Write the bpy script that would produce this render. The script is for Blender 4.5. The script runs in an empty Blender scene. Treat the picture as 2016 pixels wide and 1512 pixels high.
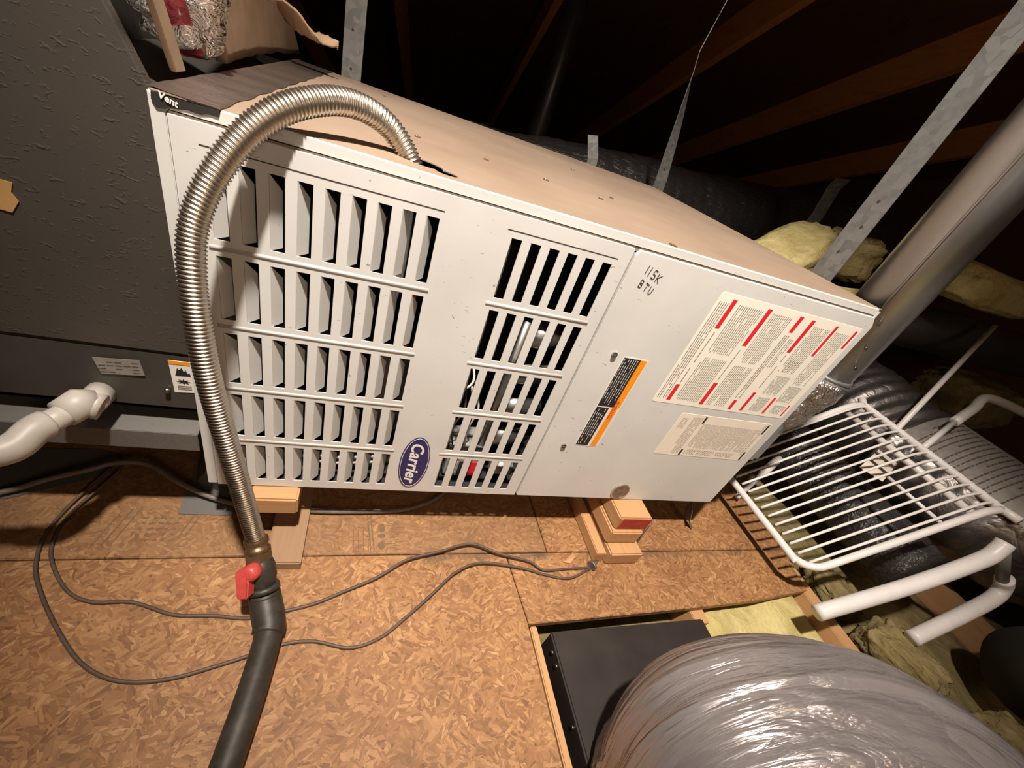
import bpy, bmesh, math, random
from mathutils import Vector, Matrix, noise
random.seed(7)
PI = math.pi
SC = bpy.context.scene
COL = SC.collection

# ------------------------------------------------------------------ camera
FPX = 826.832
def cam_basis(y, p, r):
    M = Matrix.Rotation(y, 3, 'Z') @ Matrix.Rotation(p, 3, 'X')
    R, F, U = M.col[0].copy(), M.col[1].copy(), M.col[2].copy()
    return (math.cos(r)*R + math.sin(r)*U), F, (-math.sin(r)*R + math.cos(r)*U)
CR, CF, CU = cam_basis(-0.43924, -0.61730, 0.37687)
CC = Vector((0.1946, -0.52136, 0.7386))
cd = bpy.data.cameras.new('camera')
cam = bpy.data.objects.new('camera', cd); COL.objects.link(cam)
cd.sensor_width = 36.0; cd.lens = FPX/2016*36.0
cd.shift_x = 19.565/2016; cd.shift_y = 51.317/2016
cd.clip_start = 0.01; cd.clip_end = 60
m = Matrix((CR, CU, -CF)).transposed().to_4x4(); m.translation = CC
cam.matrix_world = m
SC.camera = cam

# ------------------------------------------------------------------ world, lights, exposure
w = bpy.data.worlds.new('attic_dark'); SC.world = w; w.use_nodes = True
bg = w.node_tree.nodes['Background']; bg.inputs[0].default_value = (1.0, 0.72, 0.5, 1); bg.inputs[1].default_value = 0.01
SC.view_settings.view_transform = 'Standard'; SC.view_settings.look = 'None'
SC.view_settings.gamma = 1.0; SC.view_settings.exposure = 0.0; SC.view_settings.use_curve_mapping = False

def lamp(name, kind, loc, energy, color, target=None, **kw):
    d = bpy.data.lights.new(name, kind); d.energy = energy; d.color = color
    for k, v in kw.items(): setattr(d, k, v)
    o = bpy.data.objects.new(name, d); COL.objects.link(o); o.location = loc
    if target is not None:
        o.rotation_euler = (Vector(target)-Vector(loc)).to_track_quat('-Z', 'Y').to_euler()
    return o
lamp('attic_work_light', 'SPOT', (0.133, -0.569, 2.188), 405.0, (1.0, 0.90, 0.80), (0.78, 0.42, 0.0),
     spot_size=math.radians(65), spot_blend=0.80, shadow_soft_size=0.045)
lamp('phone_flash', 'SPOT', tuple(CC + CR*0.02 + CU*0.012), 1.0, (1.0, 0.95, 0.88), tuple(CC + CF + CR*0.30 + CU*0.12),
     spot_size=math.radians(125), spot_blend=0.8, shadow_soft_size=0.006)

lamp('fill_light', 'POINT', (0.75, -2.0, 1.45), 27.0, (1.0, 0.74, 0.50), shadow_soft_size=0.30)  # added fill lamp behind the camera, lifts shadows and rafters

# ------------------------------------------------------------------ helpers: materials
MATS = {}
def nn(nt, typ, **kw):
    n = nt.nodes.new(typ)
    for k, v in kw.items(): setattr(n, k, v)
    return n
def base_mat(name, color=(0.5, 0.5, 0.5), rough=0.5, metal=0.0, spec=0.5):
    m = bpy.data.materials.new(name); m.use_nodes = True; MATS[name] = m
    b = m.node_tree.nodes['Principled BSDF']
    b.inputs['Base Color'].default_value = (*color, 1); b.inputs['Roughness'].default_value = rough
    b.inputs['Metallic'].default_value = metal; b.inputs['Specular IOR Level'].default_value = spec
    return m, m.node_tree, b
def ramp(nt, fac, stops):
    r = nn(nt, 'ShaderNodeValToRGB'); e = r.color_ramp.elements
    while len(e) < len(stops): e.new(0.5)
    for el, (p, c) in zip(e, stops): el.position = p; el.color = (*c, 1) if len(c) == 3 else c
    nt.links.new(fac, r.inputs[0]); return r.outputs[0]
def coords(nt, scale=(1, 1, 1), rot=(0, 0, 0), kind='Object'):
    t = nn(nt, 'ShaderNodeTexCoord'); mp = nn(nt, 'ShaderNodeMapping')
    mp.inputs['Scale'].default_value = scale; mp.inputs['Rotation'].default_value = rot
    nt.links.new(t.outputs[kind], mp.inputs[0]); return mp.outputs[0]
def noise_tex(nt, vec, scale, detail=4, rough=0.55, dist=0.0):
    n = nn(nt, 'ShaderNodeTexNoise'); n.inputs['Scale'].default_value = scale; n.inputs['Detail'].default_value = detail
    n.inputs['Roughness'].default_value = rough; n.inputs['Distortion'].default_value = dist
    if vec is not None: nt.links.new(vec, n.inputs['Vector'])
    return n.outputs['Fac']
def mix(nt, fac, a, b, mode='MIX'):
    n = nn(nt, 'ShaderNodeMix', data_type='RGBA', blend_type=mode)
    for sock, v in ((n.inputs['Factor'], fac), (n.inputs['A'], a), (n.inputs['B'], b)):
        if hasattr(v, 'is_linked'): nt.links.new(v, sock)
        else: sock.default_value = v if not isinstance(v, tuple) else (*v, 1) if len(v) == 3 else v
    # pick the colour sockets
    return n.outputs['Result']
def mixc(nt, fac, a, b, mode='MIX'):
    n = nn(nt, 'ShaderNodeMix', data_type='RGBA', blend_type=mode)
    fi, ai, bi, oo = n.inputs[0], n.inputs[6], n.inputs[7], n.outputs[2]
    for sock, v in ((fi, fac), (ai, a), (bi, b)):
        if isinstance(v, bpy.types.NodeSocket): nt.links.new(v, sock)
        elif isinstance(v, tuple): sock.default_value = (*v, 1) if len(v) == 3 else v
        else: sock.default_value = v
    return oo
def bump(nt, b, h, strength=0.3, dist=0.002):
    n = nn(nt, 'ShaderNodeBump'); n.inputs['Strength'].default_value = strength; n.inputs['Distance'].default_value = dist
    nt.links.new(h, n.inputs['Height']); nt.links.new(n.outputs[0], b.inputs['Normal']); return n
def mathn(nt, op, a, b=None):
    n = nn(nt, 'ShaderNodeMath', operation=op)
    for i, v in enumerate((a, b)):
        if v is None: continue
        if isinstance(v, bpy.types.NodeSocket): nt.links.new(v, n.inputs[i])
        else: n.inputs[i].default_value = v
    return n.outputs[0]

def plain(name, color, rough=0.5, metal=0.0, var=0.12, scale=30, bumpk=0.0, bdist=0.001, spec=0.5):
    m, nt, b = base_mat(name, color, rough, metal, spec)
    v = coords(nt); f = noise_tex(nt, v, scale, 5)
    lo = tuple(c*(1-var) for c in color); hi = tuple(min(1, c*(1+var)) for c in color)
    nt.links.new(ramp(nt, f, [(0.3, lo), (0.7, hi)]), b.inputs['Base Color'])
    if bumpk: bump(nt, b, noise_tex(nt, v, scale*2, 4), bumpk, bdist)
    return m

def wood(name, c1, c2, scale=(4, 60, 60), rough=0.7):
    m, nt, b = base_mat(name, c1, rough)
    v = coords(nt, scale); f = noise_tex(nt, v, 1.0, 6, 0.6, 0.6)
    col = ramp(nt, f, [(0.25, c1), (0.5, c2), (0.75, tuple(0.5*(x+y) for x, y in zip(c1, c2)))])
    nt.links.new(col, b.inputs['Base Color']); bump(nt, b, f, 0.25, 0.001)
    return m

def osb():
    m, nt, b = base_mat('osb_strands', (0.5, 0.3, 0.15), 0.62)
    t = nn(nt, 'ShaderNodeTexCoord'); P = t.outputs['Object']
    warp = nn(nt, 'ShaderNodeTexNoise'); warp.inputs['Scale'].default_value = 70; warp.inputs['Detail'].default_value = 4
    nt.links.new(P, warp.inputs['Vector'])
    add = nn(nt, 'ShaderNodeVectorMath', operation='MULTIPLY_ADD'); nt.links.new(warp.outputs['Color'], add.inputs[0])
    add.inputs[1].default_value = (0.0055, 0.0055, 0.0); nt.links.new(P, add.inputs[2])
    layers = []
    for i, (s, sx, sy, off) in enumerate([(22, 24, 120, 0.0), (34, 36, 190, 3.7), (55, 60, 260, 8.1)]):
        mp = nn(nt, 'ShaderNodeMapping'); mp.inputs['Location'].default_value = (off, off*1.7, 0); mp.inputs['Scale'].default_value = (1, 1, 0)
        nt.links.new(add.outputs[0], mp.inputs[0])
        vo = nn(nt, 'ShaderNodeTexVoronoi'); vo.inputs['Scale'].default_value = s; nt.links.new(mp.outputs[0], vo.inputs['Vector'])
        sep = nn(nt, 'ShaderNodeSeparateColor'); nt.links.new(vo.outputs['Color'], sep.inputs[0])
        ang = mathn(nt, 'MULTIPLY', mathn(nt, 'SUBTRACT', sep.outputs[0], 0.5), 2.6)
        rot = nn(nt, 'ShaderNodeVectorRotate', rotation_type='Z_AXIS'); nt.links.new(mp.outputs[0], rot.inputs['Vector']); nt.links.new(ang, rot.inputs['Angle'])
        ms = nn(nt, 'ShaderNodeMapping'); ms.inputs['Scale'].default_value = (sx, sy, 1); nt.links.new(rot.outputs[0], ms.inputs[0])
        v2 = nn(nt, 'ShaderNodeTexVoronoi'); v2.inputs['Scale'].default_value = 1.0; nt.links.new(ms.outputs[0], v2.inputs['Vector'])
        s2 = nn(nt, 'ShaderNodeSeparateColor'); nt.links.new(v2.outputs['Color'], s2.inputs[0])
        gm = nn(nt, 'ShaderNodeMapping'); gm.inputs['Scale'].default_value = (20, 700, 1); nt.links.new(rot.outputs[0], gm.inputs[0])
        g = noise_tex(nt, gm.outputs[0], 1.0, 4)
        layers.append((s2.outputs[0], s2.outputs[1], g))
    stops = [(0.0, (0.09, 0.040, 0.016)), (0.2, (0.225, 0.115, 0.048)), (0.55, (0.315, 0.170, 0.075)), (0.82, (0.40, 0.235, 0.110)), (1.0, (0.60, 0.41, 0.23))]
    c = None; h = None
    for i, (v, k, g) in enumerate(layers):
        vv = mathn(nt, 'ADD', mathn(nt, 'MULTIPLY', v, 0.72), mathn(nt, 'MULTIPLY', g, 0.30))
        ci = ramp(nt, vv, stops)
        if c is None: c, h = ci, vv
        else:
            msk = ramp(nt, k, [(0.52, (0, 0, 0)), (0.54, (1, 1, 1))])
            c = mixc(nt, msk, c, ci); hm = nn(nt, 'ShaderNodeMix'); nt.links.new(msk, hm.inputs[0]); nt.links.new(h, hm.inputs[2]); nt.links.new(vv, hm.inputs[3]); h = hm.outputs[0]
    big = noise_tex(nt, P, 5, 3)
    c = mixc(nt, 1.0, c, ramp(nt, big, [(0.3, (0.76, 0.66, 0.57)), (0.7, (1.04, 0.93, 0.82))]), 'MULTIPLY')
    fl = nn(nt, 'ShaderNodeTexVoronoi'); fl.inputs['Scale'].default_value = 75; nt.links.new(P, fl.inputs['Vector'])
    fls = ramp(nt, fl.outputs['Distance'], [(0.10, (1, 1, 1)), (0.2, (0, 0, 0))])
    sp = nn(nt, 'ShaderNodeSeparateColor'); nt.links.new(fl.outputs['Color'], sp.inputs[0])
    fm = mathn(nt, 'MULTIPLY', fls, mathn(nt, 'GREATER_THAN', sp.outputs[1], 0.83))
    c = mixc(nt, fm, c, (0.12, 0.06, 0.025))
    # the sheet at the back is dirtier, and grime follows the long joint
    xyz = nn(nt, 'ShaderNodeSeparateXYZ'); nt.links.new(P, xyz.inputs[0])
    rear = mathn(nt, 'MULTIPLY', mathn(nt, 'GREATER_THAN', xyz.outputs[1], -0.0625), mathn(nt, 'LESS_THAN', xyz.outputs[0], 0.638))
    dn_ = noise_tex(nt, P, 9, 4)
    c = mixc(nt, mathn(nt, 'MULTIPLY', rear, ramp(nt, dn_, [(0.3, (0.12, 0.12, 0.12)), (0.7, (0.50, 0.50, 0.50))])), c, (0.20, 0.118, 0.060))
    near = mathn(nt, 'SUBTRACT', 1.0, mathn(nt, 'MULTIPLY', mathn(nt, 'ABSOLUTE', mathn(nt, 'ADD', xyz.outputs[1], 0.070)), 75.0))
    near = mathn(nt, 'MULTIPLY', mathn(nt, 'MAXIMUM', near, 0.0), mathn(nt, 'GREATER_THAN', xyz.outputs[0], 0.36))
    c = mixc(nt, mathn(nt, 'MULTIPLY', near, ramp(nt, noise_tex(nt, P, 14, 3), [(0.42, (0, 0, 0)), (0.62, (1, 1, 1))])), c, (0.10, 0.066, 0.04))
    nt.links.new(c, b.inputs['Base Color']); bump(nt, b, h, 0.55, 0.0016)
    return m
osb()
wood('pine', (0.37, 0.185, 0.075), (0.47, 0.26, 0.115))
wood('pine_y', (0.37, 0.185, 0.075), (0.47, 0.26, 0.115), (60, 4, 60))
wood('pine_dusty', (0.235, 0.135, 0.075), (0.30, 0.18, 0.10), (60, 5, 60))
wood('rafter_wood', (0.56, 0.20, 0.05), (0.70, 0.29, 0.085), (40, 3, 40))
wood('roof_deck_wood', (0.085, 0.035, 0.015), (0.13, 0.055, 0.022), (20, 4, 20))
plain('red_end_paint', (0.36, 0.035, 0.02), 0.6, var=0.25, scale=80)

def furnace_paint():
    m, nt, b = base_mat('furnace_paint', (0.66, 0.65, 0.62), 0.42)
    v = coords(nt); f = noise_tex(nt, v, 6, 4); g = noise_tex(nt, v, 900, 2)
    c = ramp(nt, f, [(0.3, (0.60, 0.59, 0.56)), (0.7, (0.69, 0.68, 0.65))])
    sc = noise_tex(nt, coords(nt, (60, 60, 140)), 1.0, 2, 0.4, 2.0)
    c = mixc(nt, ramp(nt, sc, [(0.735, (0, 0, 0)), (0.76, (1, 1, 1))]), c, (0.33, 0.31, 0.28))
    nt.links.new(c, b.inputs['Base Color']); bump(nt, b, g, 0.06, 0.0004)
furnace_paint()
def dusty_top():
    m, nt, b = base_mat('dusty_paint', (0.4, 0.3, 0.2), 0.6)
    v = coords(nt); f = noise_tex(nt, v, 3.5, 5, 0.6); g = noise_tex(nt, coords(nt, (3, 40, 3)), 3, 5, 0.6)
    c = ramp(nt, f, [(0.25, (0.215, 0.150, 0.104)), (0.55, (0.270, 0.195, 0.140)), (0.8, (0.315, 0.235, 0.172))])
    c = mixc(nt, ramp(nt, g, [(0.62, (0, 0, 0)), (0.8, (0.5, 0.5, 0.5))]), c, (0.42, 0.34, 0.26))
    nt.links.new(c, b.inputs['Base Color']); bump(nt, b, noise_tex(nt, v, 400, 3), 0.08, 0.0005)
dusty_top()
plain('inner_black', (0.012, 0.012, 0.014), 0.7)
plain('inner_metal', (0.30, 0.29, 0.27), 0.35, 0.9, 0.2, 20)
plain('valve_grey', (0.32, 0.31, 0.30), 0.5, 0.2)
def galv(name, c0, c1, rough=0.38, sc=55, metal=0.85):
    m, nt, b = base_mat(name, c0, rough, metal)
    v = coords(nt); vo = nn(nt, 'ShaderNodeTexVoronoi'); vo.inputs['Scale'].default_value = sc; nt.links.new(v, vo.inputs['Vector'])
    s = nn(nt, 'ShaderNodeSeparateColor'); nt.links.new(vo.outputs['Color'], s.inputs[0])
    f = mathn(nt, 'ADD', mathn(nt, 'MULTIPLY', s.outputs[0], 0.55), mathn(nt, 'MULTIPLY', noise_tex(nt, v, sc*1.5, 4), 0.45))
    nt.links.new(ramp(nt, f, [(0.2, c0), (0.8, c1)]), b.inputs['Base Color'])
    nt.links.new(ramp(nt, f, [(0.2, (rough+0.1,)*3), (0.8, (max(0.1, rough-0.08),)*3)]), b.inputs['Roughness'])
galv('galv_strap', (0.115, 0.114, 0.110), (0.20, 0.196, 0.186), 0.48, 75, 0.4)
plain('galv_flue', (0.35, 0.362, 0.37), 0.30, 0.72, 0.035, 120)
galv('galv_sheet', (0.15, 0.140, 0.128), (0.175, 0.165, 0.150), 0.55, 200, 0.3)
plain('stainless', (0.62, 0.555, 0.47), 0.33, 1.0, 0.08, 40)
plain('iron_pipe', (0.045, 0.037, 0.030), 0.5, 0.35, 0.35, 60, 0.25, 0.0006)
plain('brass_dull', (0.17, 0.105, 0.055), 0.42, 0.7, 0.3, 70)
plain('red_handle', (0.46, 0.060, 0.048), 0.42, 0, 0.15, 60)
plain('wire_jacket', (0.085, 0.058, 0.042), 0.55, 0, 0.2, 60)
plain('cable_grey', (0.16, 0.13, 0.115), 0.5, 0, 0.2, 60)
plain('screw_metal', (0.45, 0.43, 0.40), 0.3, 1.0, 0.1)
plain('plug_metal', (0.17, 0.14, 0.12), 0.42, 0.35, 0.35, 120)
plain('dark_gap', (0.025, 0.02, 0.016), 0.8)
plain('rust_hole', (0.15, 0.085, 0.045), 0.8)
plain('pvc', (0.42, 0.385, 0.335), 0.45, 0, 0.12, 25)
plain('white_coated', (0.62, 0.585, 0.56), 0.40, 0, 0.05, 30)
plain('paper_cream', (0.90, 0.85, 0.74), 0.55, 0, 0.03, 20)
plain('paper_warm', (0.86, 0.76, 0.64), 0.55, 0, 0.04, 20)
plain('print_black', (0.018, 0.017, 0.018), 0.5)
plain('print_dark', (0.09, 0.07, 0.06), 0.6)
plain('print_grey', (0.30, 0.25, 0.21), 0.6)
plain('print_red', (0.72, 0.02, 0.03), 0.5, 0, 0.05)
plain('print_orange', (0.92, 0.30, 0.01), 0.5, 0, 0.04)
plain('print_rust', (0.55, 0.09, 0.015), 0.5)
plain('print_white', (0.78, 0.75, 0.70), 0.5, 0, 0.04)
plain('badge_blue', (0.018, 0.018, 0.105), 0.3, 0, 0.05)
plain('badge_white', (0.82, 0.80, 0.76), 0.35, 0, 0.03)
plain('marker_ink', (0.02, 0.02, 0.02), 0.6)
def dimpled():
    m, nt, b = base_mat('dimpled_wrap', (0.05, 0.042, 0.036), 0.42, 0.35)
    v = coords(nt, (85, 85, 170), (0, 0.5, 0)); f = noise_tex(nt, v, 1.0, 2.5, 0.45, 1.0)
    v2 = coords(nt); g = noise_tex(nt, v2, 3, 3)
    nt.links.new(ramp(nt, g, [(0.3, (0.082, 0.071, 0.060)), (0.7, (0.105, 0.092, 0.078))]), b.inputs['Base Color'])
    bump(nt, b, ramp(nt, f, [(0.60, (0, 0, 0)), (0.78, (1, 1, 1))]), 0.35, 0.0014)
dimpled()
plain('coil_metal', (0.085, 0.076, 0.066), 0.42, 0.45, 0.2, 8)
plain('plate_print', (0.30, 0.27, 0.245), 0.5, 0.3, 0.15, 60)
plain('sticker_tan', (0.42, 0.25, 0.09), 0.6)
def foil(name, c0, c1, rough, s=14, bs=0.8, bd=0.012, stretch=(1, 1, 1), metal=0.92):
    m, nt, b = base_mat(name, c0, rough, metal)
    v = coords(nt, stretch); a = noise_tex(nt, v, s, 4, 0.5, 1.6)
    r = mathn(nt, 'ABSOLUTE', mathn(nt, 'SUBTRACT', a, 0.5))
    g = noise_tex(nt, v, s*0.35, 3)
    nt.links.new(ramp(nt, g, [(0.3, c0), (0.7, c1)]), b.inputs['Base Color'])
    bump(nt, b, r, bs, bd)
def foil_film():
    m, nt, b = base_mat('foil_duct', (0.4, 0.36, 0.35), 0.27, 0.60)
    at = nn(nt, 'ShaderNodeAttribute', attribute_name='tube_co')
    def layer(sc, det, dist):
        mp = nn(nt, 'ShaderNodeMapping'); mp.inputs['Scale'].default_value = sc; mp.inputs['Rotation'].default_value = (0, 0, 0.10); nt.links.new(at.outputs['Vector'], mp.inputs[0])
        n = noise_tex(nt, mp.outputs[0], 1.0, det, 0.5, dist)
        return mathn(nt, 'ABSOLUTE', mathn(nt, 'SUBTRACT', n, 0.5))
    r1 = layer((4.0, 1.5, 1.5), 2.0, 1.2); r2 = layer((13, 5, 5), 3.0, 1.0); r3 = layer((70, 26, 26), 3.0, 0.5)
    h = mathn(nt, 'ADD', mathn(nt, 'MULTIPLY', r1, 1.0), mathn(nt, 'ADD', mathn(nt, 'MULTIPLY', r2, 0.34), mathn(nt, 'MULTIPLY', r3, 0.05)))
    nt.links.new(ramp(nt, noise_tex(nt, at.outputs['Vector'], 3, 3), [(0.3, (0.25, 0.22, 0.216)), (0.7, (0.32, 0.288, 0.283))]), b.inputs['Base Color'])
    bump(nt, b, h, 0.62, 0.05)
foil_film()
foil('foil_bright', (0.45, 0.42, 0.40), (0.62, 0.58, 0.54), 0.24, 26, 0.9, 0.02)
foil('foil_tape', (0.27, 0.215, 0.185), (0.38, 0.31, 0.27), 0.36, 18, 0.45, 0.01, (1, 3, 1))
foil('grey_film', (0.24, 0.215, 0.205), (0.34, 0.31, 0.295), 0.42, 8, 0.5, 0.02)
def tint_red():
    m, nt, b = base_mat('foil_red_print', (0.25, 0.03, 0.04), 0.35, 0.5)
    v = coords(nt); bump(nt, b, noise_tex(nt, v, 26, 4, 0.5, 1.5), 0.7, 0.012)
    nt.links.new(ramp(nt, noise_tex(nt, v, 30, 3), [(0.3, (0.20, 0.02, 0.03)), (0.7, (0.36, 0.07, 0.08))]), b.inputs['Base Color'])
tint_red()
plain('kraft_board', (0.34, 0.22, 0.13), 0.75, 0, 0.2, 12, 0.3, 0.002)
plain('lath_tan', (0.46, 0.34, 0.23), 0.7, 0, 0.1, 20)
def blackfilm():
    m, nt, b = base_mat('black_film', (0.030, 0.027, 0.026), 0.30, 0.0)
    v = coords(nt, (1, 3, 3)); bump(nt, b, noise_tex(nt, v, 14, 4, 0.55, 1.5), 0.6, 0.02)
blackfilm()
plain('black_matte', (0.030, 0.026, 0.023), 0.55, 0, 0.2, 10)
plain('boot_black', (0.026, 0.020, 0.017), 0.45, 0.1, 0.25, 14)
plain('vent_dark', (0.045, 0.042, 0.045), 0.35, 0.6, 0.2, 10)
def fiber(name, c0, c1, c2):
    m, nt, b = base_mat(name, c1, 0.95, 0, 0.1)
    v = coords(nt); f = noise_tex(nt, v, 16, 6, 0.65, 0.6); g = noise_tex(nt, coords(nt, (180, 60, 120)), 1, 4, 0.6)
    c = ramp(nt, f, [(0.25, c0), (0.5, c1), (0.75, c2)])
    nt.links.new(c, b.inputs['Base Color'])
    bump(nt, b, mathn(nt, 'ADD', f, mathn(nt, 'MULTIPLY', g, 0.35)), 0.9, 0.012)
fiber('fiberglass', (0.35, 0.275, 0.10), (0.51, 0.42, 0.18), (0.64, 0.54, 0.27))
fiber('fiberglass_shaded', (0.13, 0.10, 0.04), (0.22, 0.17, 0.075), (0.30, 0.24, 0.12))  # darker copy: shade under and beyond the rack put into the colour
plain('drywall', (0.30, 0.27, 0.23), 0.9)
plain('ink_stain', (0.155, 0.092, 0.047), 0.7, 0, 0.3, 300)
plain('dirt_smudge', (0.17, 0.115, 0.07), 0.85, 0, 0.3, 90)
M = MATS

# ------------------------------------------------------------------ helpers: meshes
def link(name, me, mat, parent=None, smooth=False):
    o = bpy.data.objects.new(name, me); COL.objects.link(o)
    if mat is not None:
        me.materials.clear(); me.materials.append(M[mat] if isinstance(mat, str) else mat)
    if smooth:
        for p in me.polygons: p.use_smooth = True
    if parent is not None: o.parent = parent; o.matrix_parent_inverse = parent.matrix_world.inverted()
    return o
def mesh(name, V, F, mat, parent=None, smooth=False):
    me = bpy.data.meshes.new(name); me.from_pydata([tuple(v) for v in V], [], F); me.update()
    bm = bmesh.new(); bm.from_mesh(me); bmesh.ops.recalc_face_normals(bm, faces=bm.faces); bm.to_mesh(me); bm.free()
    return link(name, me, mat, parent, smooth)
def bevel_me(o, w, seg=2):
    bm = bmesh.new(); bm.from_mesh(o.data)
    bmesh.ops.bevel(bm, geom=[e for e in bm.edges if e.calc_face_angle(0) > 0.5], offset=w, segments=seg, affect='EDGES', clamp_overlap=True)
    bm.to_mesh(o.data); bm.free(); return o
def boxv(x0, x1, y0, y1, z0, z1):
    V = [(x, y, z) for z in (z0, z1) for y in (y0, y1) for x in (x0, x1)]
    return V, [(0, 2, 3, 1), (4, 5, 7, 6), (0, 1, 5, 4), (2, 6, 7, 3), (0, 4, 6, 2), (1, 3, 7, 5)]
def box(name, x0, x1, y0, y1, z0, z1, mat, parent=None, bev=0.0):
    V, F = boxv(x0, x1, y0, y1, z0, z1); o = mesh(name, V, F, mat, parent)
    if bev: bevel_me(o, bev)
    return o
def boxes(name, L, mat, parent=None):
    V, F = [], []
    for b in L:
        v, f = boxv(*b); n = len(V); V += v; F += [tuple(i+n for i in q) for q in f]
    return mesh(name, V, F, mat, parent)
def prism(name, poly, d, mat, parent=None, bev=0.0):
    """poly: list of 3D points (planar), d: extrusion vector."""
    n = len(poly); d = Vector(d); V = [Vector(p) for p in poly] + [Vector(p)+d for p in poly]
    F = [tuple(range(n)), tuple(range(2*n-1, n-1, -1))] + [(i, (i+1) % n, n+(i+1) % n, n+i) for i in range(n)]
    o = mesh(name, V, F, mat, parent)
    if bev: bevel_me(o, bev)
    return o
def catmull(P, n=8):
    P = [Vector(p) for p in P]; out = []
    for i in range(len(P)-1):
        p0 = P[i-1] if i else 2*P[0]-P[1]; p1, p2 = P[i], P[i+1]; p3 = P[i+2] if i+2 < len(P) else 2*P[-1]-P[-2]
        for k in range(n):
            t = k/n
            out.append(0.5*((2*p1)+(p2-p0)*t+(2*p0-5*p1+4*p2-p3)*t*t+(3*p1-p0-3*p2+p3)*t**3))
    out.append(P[-1]); return out
def resample(P, step):
    L = [0.0]
    for a, b in zip(P[:-1], P[1:]): L.append(L[-1]+(b-a).length)
    n = max(2, int(L[-1]/step)); out = []; j = 0
    for i in range(n+1):
        s = L[-1]*i/n
        while j < len(L)-2 and L[j+1] < s: j += 1
        t = (s-L[j])/max(1e-9, L[j+1]-L[j]); out.append(P[j].lerp(P[j+1], t))
    return out
def tube_data(P, r, seg=12, caps=True, disp=None):
    P = [Vector(p) for p in P]; V, F = [], []
    T = [(P[min(i+1, len(P)-1)]-P[max(i-1, 0)]).normalized() for i in range(len(P))]
    up = Vector((0, 0, 1)) if abs(T[0].z) < 0.9 else Vector((1, 0, 0))
    nrm = (up - T[0]*up.dot(T[0])).normalized()
    for i, p in enumerate(P):
        nrm = (nrm - T[i]*nrm.dot(T[i])).normalized(); bn = T[i].cross(nrm)
        ri = r(i/(len(P)-1)) if callable(r) else (r[i] if isinstance(r, (list, tuple)) else r)
        for k in range(seg):
            a = 2*PI*k/seg; d = nrm*math.cos(a)+bn*math.sin(a); q = p+d*ri
            if disp: q = q + d*disp(q, i, k)
            V.append(q)
    for i in range(len(P)-1):
        for k in range(seg):
            F.append((i*seg+k, i*seg+(k+1) % seg, (i+1)*seg+(k+1) % seg, (i+1)*seg+k))
    if caps: F += [tuple(range(seg-1, -1, -1)), tuple(range((len(P)-1)*seg, len(P)*seg))]
    return V, F
def tube(name, P, r, mat, parent=None, seg=12, smooth=True, caps=True, disp=None, coord=False):
    V, F = tube_data(P, r, seg, caps, disp); o = mesh(name, V, F, mat, parent, smooth)
    if coord:
        at = o.data.attributes.new('tube_co', 'FLOAT_VECTOR', 'POINT'); l = 0.0
        for i in range(len(P)):
            if i: l += (P[i]-P[i-1]).length
            for k in range(seg): at.data[i*seg+k].vector = (l, math.cos(2*PI*k/seg), math.sin(2*PI*k/seg))
    return o
def cyl(name, a, b, r, mat, parent=None, seg=20, r2=None):
    o = tube(name, [Vector(a), Vector(b)], [r, r if r2 is None else r2], mat, parent, seg, smooth=False)
    for p in o.data.polygons: p.use_smooth = len(p.vertices) == 4
    return o
def disc_y(name, cx, cz, rx, rz, y0, y1, mat, parent=None, seg=40):
    return prism(name, [(cx+rx*math.cos(2*PI*i/seg), y0, cz+rz*math.sin(2*PI*i/seg)) for i in range(seg)], (0, y1-y0, 0), mat, parent)
def strip_ring(name, outer, inner, d, mat, parent=None):
    n = len(outer); d = Vector(d); V = [Vector(p) for p in outer+inner]; V += [v+d for v in V]
    F = []
    for i in range(n):
        j = (i+1) % n
        F += [(i, j, n+j, n+i), (2*n+i, 3*n+i, 3*n+j, 2*n+j), (i, 2*n+i, 2*n+j, j), (n+i, n+j, 3*n+j, 3*n+i)]
    return mesh(name, V, F, mat, parent)
def fine(o): o['kind'] = 'stuff'; return o
def text_mesh(name, s, size, mat, mw, parent=None, shear=0.0, offset=0.0, ext=0.0002, spacing=1.0):
    c = bpy.data.curves.new(name, 'FONT'); c.body = s; c.size = size; c.shear = shear; c.offset = offset; c.extrude = ext
    c.align_x = 'CENTER'; c.align_y = 'CENTER'; c.space_character = spacing; c.resolution_u = 3
    t = bpy.data.objects.new(name+'_tmp', c); COL.objects.link(t)
    dg = bpy.context.evaluated_depsgraph_get(); me = bpy.data.meshes.new_from_object(t.evaluated_get(dg))
    bpy.data.objects.remove(t); bpy.data.curves.remove(c)
    me.transform(mw); return link(name, me, mat, parent)
def empty(name, loc=(0, 0, 0)):
    o = bpy.data.objects.new(name, None); COL.objects.link(o); o.location = loc; o.empty_display_size = 0.05
    bpy.context.view_layer.update(); return o
def tag(o, label, cat, group=None):
    o['label'] = label; o['category'] = cat
    if group: o['group'] = group
    return o
def struct(o): o['kind'] = 'structure'; return o

# ------------------------------------------------------------------ the setting
floor = struct(box('floor', -2.6, 4.6, -2.4, 6.2, -0.20, -0.165, 'drywall'))
OT = 0.0143
def osb_panel(poly):
    return prism('osb_panel', [(x, y, -OT) for x, y in poly], (0, 0, OT), 'osb_strands', floor, 0.0012)
osb_panel([(-2.2, -2.2), (0.549, -2.2), (0.5515, -0.21), (0.5385, -0.0645), (-2.2, -0.064)])
osb_panel([(-2.2, -0.0615), (0.6365, -0.0618), (0.6335, 1.7), (-2.2, 1.7)])
osb_panel([(0.5412, -0.0648), (1.372, -0.066), (1.345, -0.183), (1.16, -0.198), (0.98, -0.204), (0.554, -0.2115)])
osb_panel([(0.6392, -0.0622), (1.374, -0.0635), (1.40, 1.7), (0.6362, 1.7)])
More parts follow.
